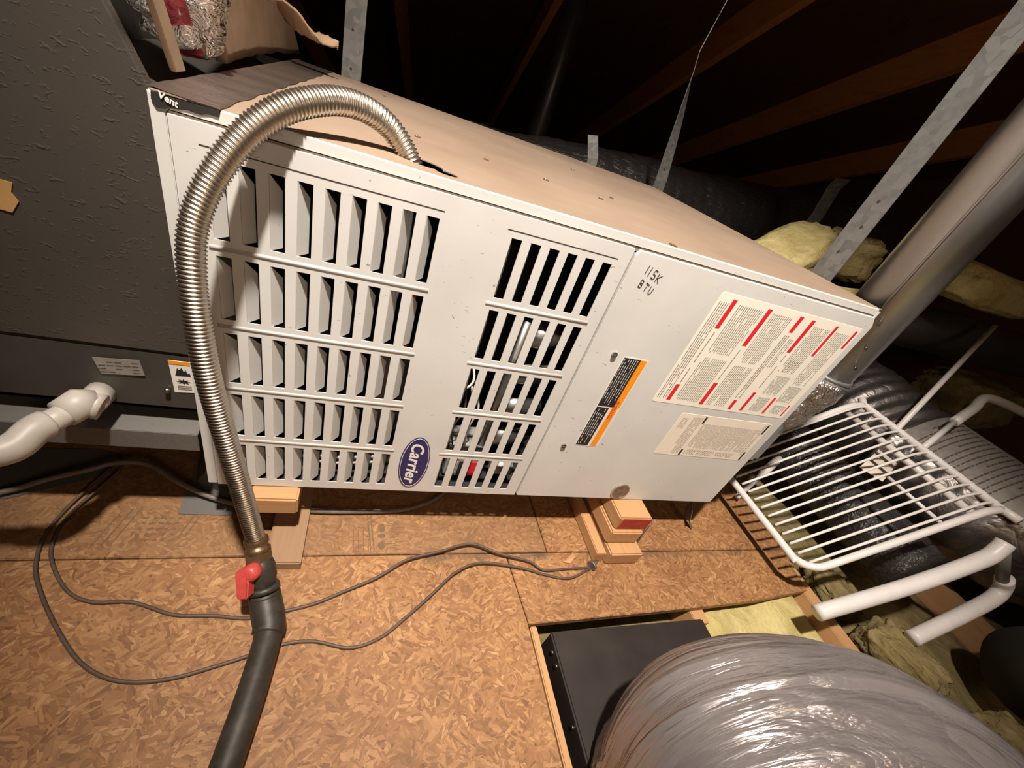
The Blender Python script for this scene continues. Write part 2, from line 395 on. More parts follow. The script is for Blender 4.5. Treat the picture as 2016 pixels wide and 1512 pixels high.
# framing below the sheathing
for x0, y0, y1 in ((0.5565, -1.6, -0.214), (1.36, -1.6, 3.0), (0.955, -0.232, 1.6), (1.97, -1.6, 3.0), (2.58, -1.6, 3.0)):
    wdt = 0.0135 if x0 < 0.6 else 0.038
    if x0 > 1.3 and x0 < 1.5:
        prism('joist', [(1.352, y0, -0.165), (1.39, y0, -0.165), (1.39, y0, -0.0155), (1.352, y0, -0.0155)], (0.0, y1-y0, 0), 'pine_y', floor, 0.002)
    else:
        box('joist', x0, x0+wdt, y0, y1, -0.165, -0.0155 if x0 > 0.6 else -0.004, 'pine_y', floor, 0.002)
# stamped ink and dirt on the sheathing
def ink(polys, z=0.0004):
    V, F = [], []
    for p in polys:
        n = len(V); V += [(x, y, z) for x, y in p]; F.append(tuple(range(n, n+len(p))))
    return V, F
rnd = random.Random(3)
def bar(x, y, l, wd, a):
    c, s = math.cos(a), math.sin(a); return [(x+c*u-s*v, y+s*u+c*v) for u, v in ((-l/2, -wd/2), (l/2, -wd/2), (l/2, wd/2), (-l/2, wd/2))]
pl = []
for x, y in ((-0.125, 0.0), (-0.137, -0.004), (-0.150, -0.008), (-0.030, 0.012), (-0.040, 0.008)): pl.append(bar(x, y, 0.075, 0.0022, math.radians(78)))
for i in range(5):
    for j in range(5): pl.append(bar(-0.105+0.012*i+rnd.uniform(-.002, .002), -0.03+0.011*j, rnd.uniform(.004, .009), rnd.uniform(.002, .0045), rnd.uniform(-.6, .6)))
for i in range(6): pl.append(bar(0.0+0.011*i, 0.025-0.003*i, 0.013, 0.002, math.radians(95+rnd.uniform(-15, 15))))
for i in range(4): pl.append(bar(0.006+0.013*i, 0.012-0.003*i, 0.010, 0.002, rnd.uniform(-.2, .2)))
for k in (0.262, 0.268): pl.append(bar(k, -0.012, 0.085, 0.0022, math.radians(96)))
def blob(x, y, a, b): return [(x+a*math.cos(t*PI/7)*rnd.uniform(.85, 1.1), y+b*math.sin(t*PI/7)*rnd.uniform(.85, 1.1)) for t in range(14)]
pl += [blob(0.287, -0.004, .006, .011), blob(0.287, -0.043, .008, .009), blob(0.286, -0.022, .008, .005)]
for i in range(16): pl.append(bar(0.303+rnd.uniform(0, .02), -0.052+0.0042*i, rnd.uniform(.008, .02), .0013, rnd.uniform(-.1, .1)))
for i in range(5): pl.append(bar(0.225+0.009*i, -0.02+rnd.uniform(-.01, .01), .055, .0012, math.radians(93)))
V, F = ink(pl); fine(mesh('ink_stamp', V, F, 'ink_stain', floor))
# roof: sheathing and rafters sloping down away from the camera
RD = Vector((0.13, 1.0, -0.333)).normalized(); RH = Vector((0.13, 1.0, 0)).normalized(); RL = Vector((RH.y, -RH.x, 0))
RN = RL.cross(RD).normalized()
if RN.z < 0: RN = -RN
RO = Vector((CC.x, CC.y, CC.z+1.62))
def rp(lat, s, dn): return RO + RL*lat + RD*s + RN*dn
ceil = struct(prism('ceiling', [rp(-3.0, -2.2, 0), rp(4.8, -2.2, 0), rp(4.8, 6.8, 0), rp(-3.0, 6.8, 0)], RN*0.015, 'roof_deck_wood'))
for lat in (-2.2, -1.32, -0.45, 0.43, 1.34, 2.16, 3.05, 3.95):
    V = [rp(lat+a, s, b) for s in (-2.1, 6.7) for a, b in ((-.02, -.17), (.02, -.17), (.02, 0), (-.02, 0))]
    mesh('rafter', V, [(0, 1, 2, 3), (7, 6, 5, 4), (0, 4, 5, 1), (1, 5, 6, 2), (2, 6, 7, 3), (3, 7, 4, 0)], 'rafter_wood', ceil)

def gable(name, x):
    yz = lambda y: RO.z - 0.3302*((Vector((x, y, 0))-Vector((RO.x, RO.y, 0))).dot(RH)) - .05
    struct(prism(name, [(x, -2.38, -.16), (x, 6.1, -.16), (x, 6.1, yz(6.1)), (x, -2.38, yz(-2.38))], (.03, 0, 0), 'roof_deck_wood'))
gable('wall_right', 4.2); gable('wall_left', -2.4)

# ------------------------------------------------------------------ furnace
ZF = 0.115; L = 1.0606; H = 0.530; D = 0.866; ZT = ZF+H
fur = empty('furnace', (L/2, D/2, ZF))
tag(fur, 'white sheet metal gas furnace lying on its side with louvred door', 'furnace')
t = 0.004
# cabinet shell open at the front; the top has two knockout holes
def holed_plate(name, x0, x1, y0, y1, z0, z1, holes, mat, parent, seg=28):
    """horizontal plate with elliptical holes: built from a triangle fill."""
    bm = bmesh.new()
    def loop(pts):
        vs = [bm.verts.new(p) for p in pts]
        return [bm.edges.new((vs[i], vs[(i+1) % len(vs)])) for i in range(len(vs))]
    E = loop([(x0, y0, z1), (x1, y0, z1), (x1, y1, z1), (x0, y1, z1)])
    for cx, cy, rx, ry, an in holes:
        c, s = math.cos(an), math.sin(an)
        E += loop([(cx+rx*math.cos(a)*c-ry*math.sin(a)*s, cy+rx*math.cos(a)*s+ry*math.sin(a)*c, z1) for a in (2*PI*i/seg for i in range(seg))])
    bmesh.ops.triangle_fill(bm, use_beauty=True, edges=E)
    bad = []
    for fc in bm.faces:
        q = fc.calc_center_median()
        for cx, cy, rx, ry, an in holes:
            c, s = math.cos(an), math.sin(an); dx, dy = q.x-cx, q.y-cy
            if ((dx*c+dy*s)/rx)**2+((-dx*s+dy*c)/ry)**2 < .98: bad.append(fc); break
    bmesh.ops.delete(bm, geom=bad, context='FACES')
    r = bmesh.ops.extrude_face_region(bm, geom=bm.faces[:])
    bmesh.ops.translate(bm, vec=(0, 0, z0-z1), verts=[v for v in r['geom'] if isinstance(v, bmesh.types.BMVert)])
    bmesh.ops.recalc_face_normals(bm, faces=bm.faces)
    me = bpy.data.meshes.new(name); bm.to_mesh(me); bm.free(); return link(name, me, mat, parent)
holed_plate('top_panel', 0.0, L, 0.004, D, ZT-.0010, ZT, [(0.2455, 0.0535, 0.0290, 0.0190, -0.40), (0.2755, 0.0315, 0.0135, 0.0100, -0.25)], 'dusty_paint', fur)
box('bottom_panel', 0.0, L, 0.004, D, ZF, ZF+t, 'furnace_paint', fur)
box('side_panel', 0.0, t, 0.004, D, ZF+t, ZT-t, 'furnace_paint', fur)
box('side_panel', L-t, L, 0.004, D, ZF+t, ZT-t, 'furnace_paint', fur)
box('back_panel', t, L-t, D-t, D, ZF+t, ZT-t, 'inner_black', fur)
box('inner_baffle', 0.03, L-.03, 0.24, 0.245, ZF+t, ZT-t, 'inner_black', fur)
box('inner_dark_sheet', .02, L-.02, .0046, .236, ZF+t+.0005, ZF+t+.002, 'inner_black', fur)  # added black sheet so the cabinet bottom stays dark behind the louvres
box('inner_liner', .31, .53, .200, .203, ZF+.01, ZT-.01, 'inner_black', fur)
box('inner_roof', .02, .20, .02, .236, ZT-t-.002, ZT-t-.0005, 'inner_black', fur)
box('inner_divider', 0.30, 0.303, 0.03, 0.24, ZF+t, ZT-t, 'inner_black', fur)
# front frame: left post, top lip
fl = prism('front_frame', [(0.0, 0.0, ZF), (0.0125, 0.0, ZF), (0.0125, 0.0, ZT-.012), (0.0, 0.0, ZT)], (0, 0.006, 0), 'furnace_paint', fur, 0.0008)
# torn corner: the lip begins past the tape
lip = [(0.0125, 0.0, ZT-.0125), (0.0125, 0.0, ZT-.009), (0.022, 0, ZT-.0085), (0.03, 0, ZT-.0065), (0.040, 0, ZT-.0075), (0.048, 0, ZT-.0048), (0.0555, 0, ZT-.0055), (0.0565, 0, ZT), (L-.012, 0, ZT), (L-.012, 0, ZT-.0125)]
prism('top_lip', lip, (0, 0.006, 0), 'furnace_paint', fur, 0.0012)
box('lip_return', .0145, L-.013, .0012, .005, ZT-.0185, ZT-.0105, 'dusty_paint', fur)
# louvred door
XS = 0.5385; GAP = 0.0045
gl = [(0.0423+0.02699*i, 0.0423+0.02699*i+0.0152) for i in range(9)]
gr = [(0.3635+0.02655*i, 0.3635+0.02655*i+0.0146) for i in range(6)]
rows = [(ZF+b, ZF+tp) for tp, b in ((0.4880, 0.4075), (0.3890, 0.3094), (0.2901, 0.2125), (0.1928, 0.1150), (0.0953, 0.0186))]
DY0, DY1 = -0.0035, -0.0024
xs = sorted({0.0145, XS-GAP} | {v for g in gl+gr for v in g}); zs = sorted({ZF+0.002, ZT-.0145} | {v for r in rows for v in r})
bm = bmesh.new(); vg = {}
def gv(i, j):
    if (i, j) not in vg: vg[i, j] = bm.verts.new((xs[i], DY0, zs[j]))
    return vg[i, j]
holes = {(a, c) for a, b in gl+gr for c, d in rows}
for i in range(len(xs)-1):
    for j in range(len(zs)-1):
        if (xs[i], zs[j]) in holes: continue
        bm.faces.new((gv(i, j), gv(i+1, j), gv(i+1, j+1), gv(i, j+1)))
r = bmesh.ops.extrude_face_region(bm, geom=bm.faces[:])
bmesh.ops.translate(bm, vec=(0, DY1-DY0, 0), verts=[v for v in r['geom'] if isinstance(v, bmesh.types.BMVert)])
bmesh.ops.recalc_face_normals(bm, faces=bm.faces)
me = bpy.data.meshes.new('louvred_door'); bm.to_mesh(me); bm.free()
door = link('louvred_door', me, 'furnace_paint', fur)
# folded flange of the door along top, right and bottom
boxes('door_flange', [(0.0145, XS-GAP, DY1, 0.014, ZT-.0165, ZT-.0145), (XS-GAP-.002, XS-GAP, DY1, 0.014, ZF+.002, ZT-.0165)], 'furnace_paint', door)
# raised ribs between the rows and the thin pressed lines
for gx0, gx1 in ((0.037, 0.2775), (0.356, 0.516)):
    for k in range(4):
        zc = (rows[k][0]+rows[k+1][1])/2
        o = tube('rib', [(gx0, DY0+.0033, zc), (gx1, DY0+.0033, zc)], 0.0045, 'furnace_paint', door, 10)
    box('pressed_line', gx0, gx1, DY0-.0003, DY0+.001, rows[0][1]+.0085, rows[0][1]+.0095, 'dark_gap', door)
# one bent fin in every opening
def fin_mesh(a, h):
    V = [(0, 0, 0), (a, 0.0135, 0.0005), (a, 0.0135, h-0.018), (0, 0, h)]
    V2 = [(x+.0006, y-.0008, z) for x, y, z in V]
    me = bpy.data.meshes.new('louvre_fin'); me.from_pydata(V+V2, [], [(0, 1, 2, 3), (7, 6, 5, 4), (0, 4, 5, 1), (1, 5, 6, 2), (2, 6, 7, 3), (3, 7, 4, 0)])
    me.materials.append(M['furnace_paint']); me.update(); return me
fm = {}
for g, a in ((gl, 0.0104), (gr, 0.0062)):
    for (z0, z1) in rows:
        key = (a, round(z1-z0, 4))
        if key not in fm: fm[key] = fin_mesh(a, z1-z0)
        for (x0, x1) in g:
            o = bpy.data.objects.new('louvre_fin', fm[key]); COL.objects.link(o); o.parent = door
            o.matrix_parent_inverse = door.matrix_world.inverted(); o.location = (x0, DY1-.0002, z0)
# seam between the doors and the plain burner door
box('door_seam', XS-GAP+.0004, XS+.0008, 0.0015, 0.006, ZF+.004, ZT-.02, 'valve_grey', fur)
PX0, PX1 = XS+.001, L
pan = prism('plain_door', [(PX0, -.0035, ZF+.001), (PX1, -.0035, ZF+.001), (PX1, -.0035, ZT-.030), (PX1-.012, -.0035, ZT-.0145), (PX0+.004, -.0035, ZT-.0145), (PX0, -.0035, ZT-.022)], (0, 0.0075, 0), 'furnace_paint', fur, 0.001)
FY = -0.0035
for x, z in ((0.586, 0.471), (0.584, 0.265)):
    s = disc_y('door_screw', x, z, .0048, .0048, FY-.0035, FY, 'screw_metal', pan, 14)
    box('screw_slot', x-.0028, x+.0028, FY-.0037, FY-.0030, z-.0004, z+.0004, 'valve_grey', s)
disc_y('round_plug', 0.7795, 0.1425, .0215, .0225, FY-.0018, FY, 'plug_metal', pan, 36)
th = [(2*PI*i/36) for i in range(36)]
strip_ring('plug_rim', [(0.7795+.0222*math.cos(a), FY-.0024, .1425+.0232*math.sin(a)) for a in th], [(0.7795+.0195*math.cos(a), FY-.0024, .1425+.0205*math.sin(a)) for a in th], (0, .002, 0), 'screw_metal', pan)
# printed lines: small flat dashes standing in rows
def dashes(rects, y, seed, pitch=0.0042, lw=0.0015, wl=(0.004, 0.012), gap=0.0014, skip=0.04):
    """rects: x0,x1,z0,z1. Lines run down z (print is turned with the cabinet), stacked along x."""
    rn = random.Random(seed); V, F = [], []
    for x0, x1, z0, z1 in rects:
        x = x0
        while x+lw <= x1:
            z = z1; end = z0 + (rn.uniform(0, .35)*(z1-z0) if rn.random() < .22 else 0)
            while z > end:
                l = rn.uniform(*wl); e = max(end, z-l)
                if rn.random() > skip and z-e > .0015:
                    n = len(V); V += [(x, y, e), (x+lw, y, e), (x+lw, y, z), (x, y, z)]; F.append((n, n+1, n+2, n+3))
                z = e-gap
            x += pitch
    return V, F
def rrect(name, x0, x1, z0, z1, rr, y, mat, parent):
    pts = []
    for cx, cz, a0 in ((x1-rr, z1-rr, 0), (x0+rr, z1-rr, 90), (x0+rr, z0+rr, 180), (x1-rr, z0+rr, 270)):
        for k in range(5): a = math.radians(a0+22.5*k); pts.append((cx+rr*math.cos(a), y, cz+rr*math.sin(a)))
    return prism(name, pts, (0, 0.0004, 0), mat, parent)
def pr_rect(name, x0, x1, z0, z1, y, mat, parent): return box(name, x0, x1, y, y+.00015, z0, z1, mat, parent)
Y1 = FY-.0004; Y2 = Y1-.00025; Y3 = Y2-.0002
# big instruction label
bx0, bx1, bz0, bz1 = 0.7095, 1.0440, ZF+.2774, ZF+.4922
big = rrect('instruction_label', bx0, bx1, bz0, bz1, .004, Y1, 'paper_cream', fur); big['label'] = 'large cream label with red headings'
W_, H_ = bx1-bx0, bz1-bz0
def bl(u0, u1, v0, v1): return (bx0+u0*W_, bx0+u1*W_, bz1-v1*H_, bz1-v0*H_)
def bigbars():
    for u, wd, v0, v1 in ((.095, .026, .035, .27), (.325, .028, .035, .36), (.545, .026, .03, .17), (.635, .026, .035, .335), (.815, .020, .03, .32), (.972, .018, .03, .20),
                          (.095, .026, .80, .965), (.325, .028, .73, .965), (.545, .024, .87, .975), (.635, .022, .76, .97), (.815, .018, .78, .97), (.972, .012, .84, .97)):
        x0, x1, z0, z1 = bl(u-wd/2, u+wd/2, v0, v1); pr_rect('red_heading_bar', x0, x1, z0, z1, Y2, 'print_red', big)
bigbars()
V, F = dashes([bl(.015, .075, .07, .95), bl(.135, .29, .06, .47), bl(.135, .29, .52, .95), bl(.36, .50, .06, .50), bl(.36, .50, .54, .96),
               bl(.67, .79, .08, .52), bl(.84, .955, .08, .62), bl(.575, .615, .22, .5)], Y2, 11, .0042, .0013)
fine(mesh('printed_text', V, F, 'print_dark', big))
V, F = dashes([bl(.69, .80, .56, .76), bl(.84, .955, .64, .82), bl(.69, .78, .80, .96), bl(.86, .95, .86, .96)], Y2, 12, .0029, .0011, (.002, .006), .001)
fine(mesh('printed_text', V, F, 'print_dark', big))
V, F = dashes([bl(.095, .11, .30, .78), bl(.318, .333, .40, .70), bl(.525, .56, .20, .84), bl(.632, .648, .36, .72)], Y2, 13, .0045, .0022, (.004, .012), .0016)
fine(mesh('printed_heading', V, F, 'print_grey', big))
V, F = dashes([bl(.70, .79, .40, .56)], Y2, 14, .006, .0012, (.001, .004), .003); fine(mesh('printed_drawing', V, F, 'print_grey', big))
# small label
sx0, sx1, sz0, sz1 = 0.7939, 1.0361, ZF+.1497, ZF+.2598
sm = rrect('rating_label', sx0, sx1, sz0, sz1, .004, Y1, 'paper_warm', fur); sm['label'] = 'smaller cream label with dense fine print'
SW, SH = sx1-sx0, sz1-sz0
def sl(u0, u1, v0, v1): return (sx0+u0*SW, sx0+u1*SW, sz1-v1*SH, sz1-v0*SH)
V, F = dashes([sl(.14, .24, .06, .95), sl(.28, .92, .18, .78), sl(.04, .10, .1, .35)], Y2, 21, .0031, .0012, (.002, .008), .001, .03)
fine(mesh('printed_text', V, F, 'print_grey', sm))
V, F = dashes([sl(.30, .62, .82, .95), sl(.65, .85, .84, .95), sl(.93, .96, .05, .85)], Y2, 22, .0042, .0012, (.003, .009), .002)
fine(mesh('printed_text', V, F, 'print_dark', sm))
for u, v0, v1 in ((.262, .03, .18), (.262, .83, .98), (.972, .03, .27), (.972, .76, .98)):
    x0, x1, z0, z1 = sl(u-.010, u+.010, v0, v1); pr_rect('black_heading_bar', x0, x1, z0, z1, Y2, 'print_black', sm)
# orange and black warning label
wx0, wx1, wz0, wz1 = 0.6057, 0.6554, ZF+.1541, ZF+.3555
wl_ = rrect('warning_label', wx0, wx1, wz0, wz1, .003, Y1, 'print_white', fur); wl_['label'] = 'black and orange warning label'
pr_rect('black_field', wx0+.0016, wx0+.0345, wz0+.098, wz1-.002, Y2, 'print_black', wl_)
pr_rect('black_field', wx0+.0016, wx0+.0270, wz0+.002, wz0+.0955, Y2, 'print_black', wl_)
pr_rect('orange_band', wx0+.0345, wx1-.0025, wz0+.098, wz1-.002, Y2, 'print_orange', wl_)
pr_rect('orange_band', wx0+.0325, wx1-.0045, wz0+.002, wz0+.098, Y2, 'print_orange', wl_)
V, F = dashes([(wx0+.034, wx1-.006, wz0+.070, wz0+.112)], Y3, 31, .0042, .0030, (.004, .012), .002); fine(mesh('warning_word', V, F, 'print_rust', wl_))
V, F = dashes([(wx0+.003, wx0+.0170, wz0+.105, wz1-.004), (wx0+.0205, wx0+.033, wz0+.102, wz1-.004), (wx0+.004, wx0+.026, wz0+.006, wz0+.093)], Y3, 32, .0043, .0010, (.003, .009), .0016, .12)
fine(mesh('printed_text', V, F, 'print_white', wl_))
# marker writing on the plain door: 115K over BTU
def stroke(pts, o, s): return [Vector((o[0]+(p[0]+.12*p[1])*s, FY-.0004, o[1]+p[1]*s-.32*(p[0])*s)) for p in pts]
g1 = {'1': [[(0, 1), (0, 0)]], '5': [[(.5, 1), (.1, 1), (.05, .55), (.4, .5), (.5, .25), (.3, 0), (0, .08)]], 'K': [[(0, 1), (0, 0)], [(.5, .95), (.05, .45), (.5, 0)]],
      'B': [[(0, 1), (0, 0)], [(0, 1), (.4, .9), (.35, .6), (.02, .5), (.45, .35), (.4, .05), (0, 0)]], 'T': [[(-.05, 1), (.55, .95)], [(.25, .97), (.25, 0)]], 'U': [[(0, 1), (.02, .2), (.25, 0), (.45, .25), (.5, 1)]]}
ST = []
for word, ox, oz, s in (('115K', 0.566, 0.603, 0.0125), ('BTU', 0.5655, 0.5835, 0.011)):
    x = ox; zz = oz
    for ch in word:
        for st in g1[ch]: ST.append(stroke(st, (x, zz), s))
        adv = .0058 if ch == '1' else .0100; x += adv; zz -= adv*.32
V, F = [], []
for st in ST:
    v, f = tube_data(st, 0.00055, 5); n = len(V); V += v; F += [tuple(i+n for i in q) for q in f]
fine(mesh('marker_writing', V, F, 'marker_ink', pan))
# oval badge
bc = (0.3165, 0.1930); A, B = .0255, .0625
ell = lambda k, y: [(bc[0]+A*k*math.cos(a)+.006*math.sin(a)*0, y, bc[1]+B*k*math.sin(a)) for a in (2*PI*i/64 for i in range(64))]
badge = prism('badge', ell(1.0, DY0-.0016), (0, .0016, 0), 'badge_blue', door); badge['label'] = 'blue oval maker badge'
strip_ring('badge_ring', [(bc[0]+(A-.0018)*math.cos(a), DY0-.0019, bc[1]+(B-.0018)*math.sin(a)) for a in (2*PI*i/64 for i in range(64))],
           [(bc[0]+(A-.0027)*math.cos(a), DY0-.0019, bc[1]+(B-.0027)*math.sin(a)) for a in (2*PI*i/64 for i in range(64))], (0, .0004, 0), 'badge_white', badge)
# text plane: local x -> -z (down), local y -> +x, normal -> -y
mw = Matrix(((0, 1, 0, bc[0]-.001), (0, 0, -1, DY0-.0019), (-1, 0, 0, bc[1]+.001), (0, 0, 0, 1)))
text_mesh('badge_lettering', 'Carrier', 0.0315, 'badge_white', mw, badge, shear=0.26, offset=0.00055, spacing=1.04)
# foil tape along the left edge of the top, and the torn corner
V = []; NX, NY = 10, 46; rn = random.Random(5)
for j in range(NY+1):
    y = -.001+(D+.0)*j/NY; xe = 0.056+.022*(j/NY)**1.2+.0015*math.sin(j*1.3)
    for i in range(NX+1):
        u = i/NX; x = -0.004+(xe+.004)*u
        V.append((x, y+(0.010*(1-u) if j == 0 else 0), ZT+.0006+.0010*abs(noise.noise((x*70, y*22, 3)))+.0012*math.exp(-((x-.002)/.004)**2)))
F = [(j*(NX+1)+i, j*(NX+1)+i+1, (j+1)*(NX+1)+i+1, (j+1)*(NX+1)+i) for j in range(NY) for i in range(NX)]
mesh('foil_tape_band', V, F, 'foil_tape', fur, True)
pts = [(0.0035, 0.0, ZT-.001), (0.0125, 0, ZT-.0015), (0.0558, 0, ZT-.0005), (0.0553, 0, ZT-.0055), (0.048, 0, ZT-.0050), (0.040, 0, ZT-.0076), (0.03, 0, ZT-.0068), (0.022, 0, ZT-.0086), (0.0125, 0, ZT-.012), (0.006, 0, ZT-.0125), (0.003, 0, ZT-.007)]
prism('torn_corner_gap', [(x, -.0012, z) for x, _, z in pts], (0, .001, 0), 'black_matte', fur)
mwt = Matrix(((.96, .25, 0, .0165), (.0, .0, -1, -.0020), (-.28, .96, 0, ZT-.0035), (0, 0, 0, 1)))
text_mesh('tape_lettering', 'Vent', 0.0078, 'badge_white', mwt, fur, offset=.0002)
# sheet metal screws and rust dimples on the top
for x, y, s in ((0.253, 0.243, 1), (0.202, 0.447, .9), (0.202, 0.712, .9), (0.363, 0.240, .9), (0.468, 0.233, 1), (0.630, 0.53, .9), (0.572, 0.224, .9), (0.619, 0.278, .9), (0.596, 0.0105, 1.1), (0.118, 0.52, .7)):
    e = box('punched_tab', x-.0048*s, x+.0048*s, y-.004*s, y+.004*s, ZT-.0005, ZT+.0016, 'rust_hole', fur, .0008)
    cyl('tab_dimple', (x-.002, y, ZT+.0014), (x-.002, y, ZT+.0024), .0016*s, 'screw_metal', e, 10)
# burner compartment behind the louvres
def inner(name, o): return o
box('gas_valve', 0.385, 0.455, 0.03, 0.10, ZF+.012, ZF+.088, 'valve_grey', fur, .004)
for x0, x1, mt in ((0.392, 0.406, 'print_white'), (0.410, 0.426, 'print_black'), (0.430, 0.446, 'print_red')): box('valve_label', x0, x1, .0285, .0298, ZF+.02, ZF+.055, mt, fur)
for k in range(4):
    z = ZF+.33-.075*k
    tube('burner_tube', [(0.455, 0.06, z), (0.50, 0.065, z), (0.535, 0.075, z+.004)], 0.021, 'inner_metal', fur, 16)
tube('gas_manifold', [(0.448, .05, ZF+.05), (0.448, .05, ZF+.36)], .010, 'inner_metal', fur, 14)
cyl('manifold_fitting', (0.476, .03, ZF+.05), (0.516, .03, ZF+.05), .017, 'valve_grey', fur)
for k in range(5): cyl('spring_coil', (0.486+.003*k, .026, ZF+.076-.006*k), (0.505+.003*k, .024, ZF+.078-.006*k), .0022, 'screw_metal', fur, 8)
def wire(name, P, r, mt): return tube(name, catmull(P, 6), r, mt, fur, 8)
for k in range(3): wire('wire_bundle', [(0.236+.004*k, .035, ZF+.50), (0.238+.004*k, .034, ZF+.40), (0.232+.003*k, .036, ZF+.33), (0.224, .05, ZF+.24)], .0022, 'print_white')
wire('red_wire', [(0.262, .035, ZF+.42), (0.268, .033, ZF+.36), (0.270, .04, ZF+.28)], .0022, 'print_red')
for k in range(4): wire('control_wire', [(0.36+.012*k, .03, ZF+.26-.01*k), (0.372+.012*k, .024, ZF+.19), (0.362+.014*k, .03, ZF+.14), (0.376+.012*k, .04, ZF+.09)], .0018, ('print_white', 'wire_jacket', 'paper_cream', 'print_white')[k])
wire('yellow_wire', [(0.366, .04, ZF+.30), (0.385, .028, ZF+.25), (0.372, .03, ZF+.22)], .002, 'paper_cream')
box('blower_housing', 0.06, 0.24, 0.17, 0.235, ZF+.06, ZF+.27, 'inner_black', fur, .01)
for z in (.036, .05): wire('blower_wire', [(0.11, .05, ZF+z), (0.17, .035, ZF+z-.01), (0.26, .034, ZF+z)], .003, 'valve_grey')
box('control_board', 0.225, 0.29, .11, .115, ZF+.05, ZF+.24, 'inner_metal', fur)
# vent outlet housing on the right end
prof = [(1.062, 0.012), (1.105, 0.008), (1.135, 0.03), (1.14, 0.07), (1.12, 0.11), (1.062, 0.12)]
prism('vent_housing', [(x, y, ZF+.13) for x, y in prof], (0, 0, 0.16), 'galv_flue', fur, .012)

# ------------------------------------------------------------------ flue
FX, FYc, FR = 1.1135, 0.0385, 0.0508
fl = empty('flue_pipe', (FX, FYc, ZF+.29)); tag(fl, 'round galvanised flue pipe rising vertically at furnace right end', 'flue pipe')
ptop = RO.z - .333*(FYc-CC.y)-.06
cyl('pipe', (FX, FYc, 0.497), (FX, FYc, ptop), FR, 'galv_flue', fl, 48)
a = math.radians(31.2+180-2)
for dz in (0,):
    q = Vector((FX+FR*math.cos(a), FYc+FR*math.sin(a), 0)); 
    tube('lock_seam', [q+Vector((0, 0, 0.497)), q+Vector((0, 0, ptop-.01))], .0022, 'galv_flue', fl, 6)
for zz, da in ((0.575, .55), (0.62, .3), (0.535, .8)):
    a2 = a+da; q = Vector((FX+FR*math.cos(a2), FYc+FR*math.sin(a2), zz)); n = Vector((math.cos(a2), math.sin(a2), 0))
    cyl('rivet', q-n*.001, q+n*.002, .0028, 'screw_metal', fl, 10)
tube('slip_joint', [(FX, FYc, .486+.0022*k) for k in range(8)], [FR+.0015+.0022*math.sin(k*PI/3.5)**2 for k in range(8)], 'galv_flue', fl, 40)
P = [(FX, FYc, .49), (FX, FYc, .46), (FX+.0, FYc+.005, .43), (FX-.006, FYc+.012, .405), (FX-.012, FYc+.02, .385)]
tube('foil_taped_elbow', resample(catmull(P, 8), .004), lambda u: .053+.006*math.sin(u*9)*.4, 'foil_bright', fl, 40, disp=lambda q, i, k: .006*noise.noise(q*45))

# ------------------------------------------------------------------ gas line
HP = [(0.241, 0.052, 0.600), (0.2395, 0.055, 0.634), (0.208, 0.058, 0.668), (0.166, 0.036, 0.6805), (0.123, 0.002, 0.670), (0.089, -0.024, 0.644), (0.061, -0.045, 0.602), (0.044, -0.060, 0.557), (0.041, -0.073, 0.511), (0.045, -0.086, 0.451), (0.054, -0.097, 0.380), (0.070, -0.104, 0.271), (0.081, -0.105, 0.180), (0.089, -0.105, 0.112)]
path = resample(catmull(HP, 16), 0.00062)
pitch = 0.0042; steps = len(path)-1
tot = sum((b-a_).length for a_, b in zip(path[:-1], path[1:]))
rad = [0.0122+0.0010*math.sin(2*PI*(tot*i/steps)/pitch) for i in range(steps+1)]
gh = tube('gas_connector_hose', path, rad, 'stainless', None, 22)
tag(gh, 'corrugated stainless gas hose arching from furnace top to floor valve', 'gas hose')
gv_ = empty('gas_shutoff_valve', (0.10, -0.125, 0.0)); tag(gv_, 'dark gas shutoff valve with red lever on the floorboard', 'valve')
ax = Vector((0.089, -0.105, 0.112)); dn = (Vector((0.112, -0.166, 0.040))-ax).normalized()
def along(s): return ax + dn*s
def lath_part(name, prof, mat): return tube(name, [along(s) for s, _ in prof], [r_ for _, r_ in prof], mat, gv_, 24)
lath_part('flare_nut', [(-.004, .0125), (-.004, .0165), (.004, .0172), (.006, .0155), (.010, .0155), (.012, .018), (.018, .018), (.019, .014)], 'brass_dull')
o = tube('hex_collar', [along(.016), along(.030)], .0195, 'brass_dull', gv_, 6, smooth=False)
lath_part('valve_body', [(.028, .014), (.030, .0175), (.040, .0205), (.058, .0205), (.066, .0175), (.074, .0165)], 'iron_pipe')
lath_part('bead_ring', [(.070, .017), (.071, .0225), (.078, .0225), (.079, .017)], 'iron_pipe')
# lever: hub and flat paddle
hub = along(.040); out = Vector((-.36, -.62, .70)).normalized(); out = (out - dn*out.dot(dn)).normalized(); sd = dn.cross(out).normalized()
if sd.x > 0: sd = -sd
c0 = hub + out*.010
tube('lever_hub', [c0, c0+out*.012, c0+out*.021, c0+out*.024], [.0125, .0125, .0115, .007], 'red_handle', gv_, 20)
q0 = c0+out*.012 + sd*.006
def pad(u, v, w_): return q0 + dn*u + sd*v + out*w_
poly = [pad(-.011, .002, .013), pad(-.006, .011, .013), pad(.030, .0125, .016), pad(.033, .010, .016), pad(.033, -.003, .016), pad(.012, -.006, .013), pad(-.008, -.006, .013)]
lv = prism('lever', poly, -out*.019, 'red_handle', gv_, .0022)
prism('lever_rib', [pad(.0325, .0095, .003), pad(.0325, -.001, .003), pad(.0325, -.001, .0065), pad(.0325, .0095, .0065)], dn*.0022, 'red_handle', gv_, .0006)
gp = empty('gas_pipe', (0.11, -0.3, 0.02)); tag(gp, 'black iron gas pipe running along the floorboard towards the viewer', 'gas pipe')
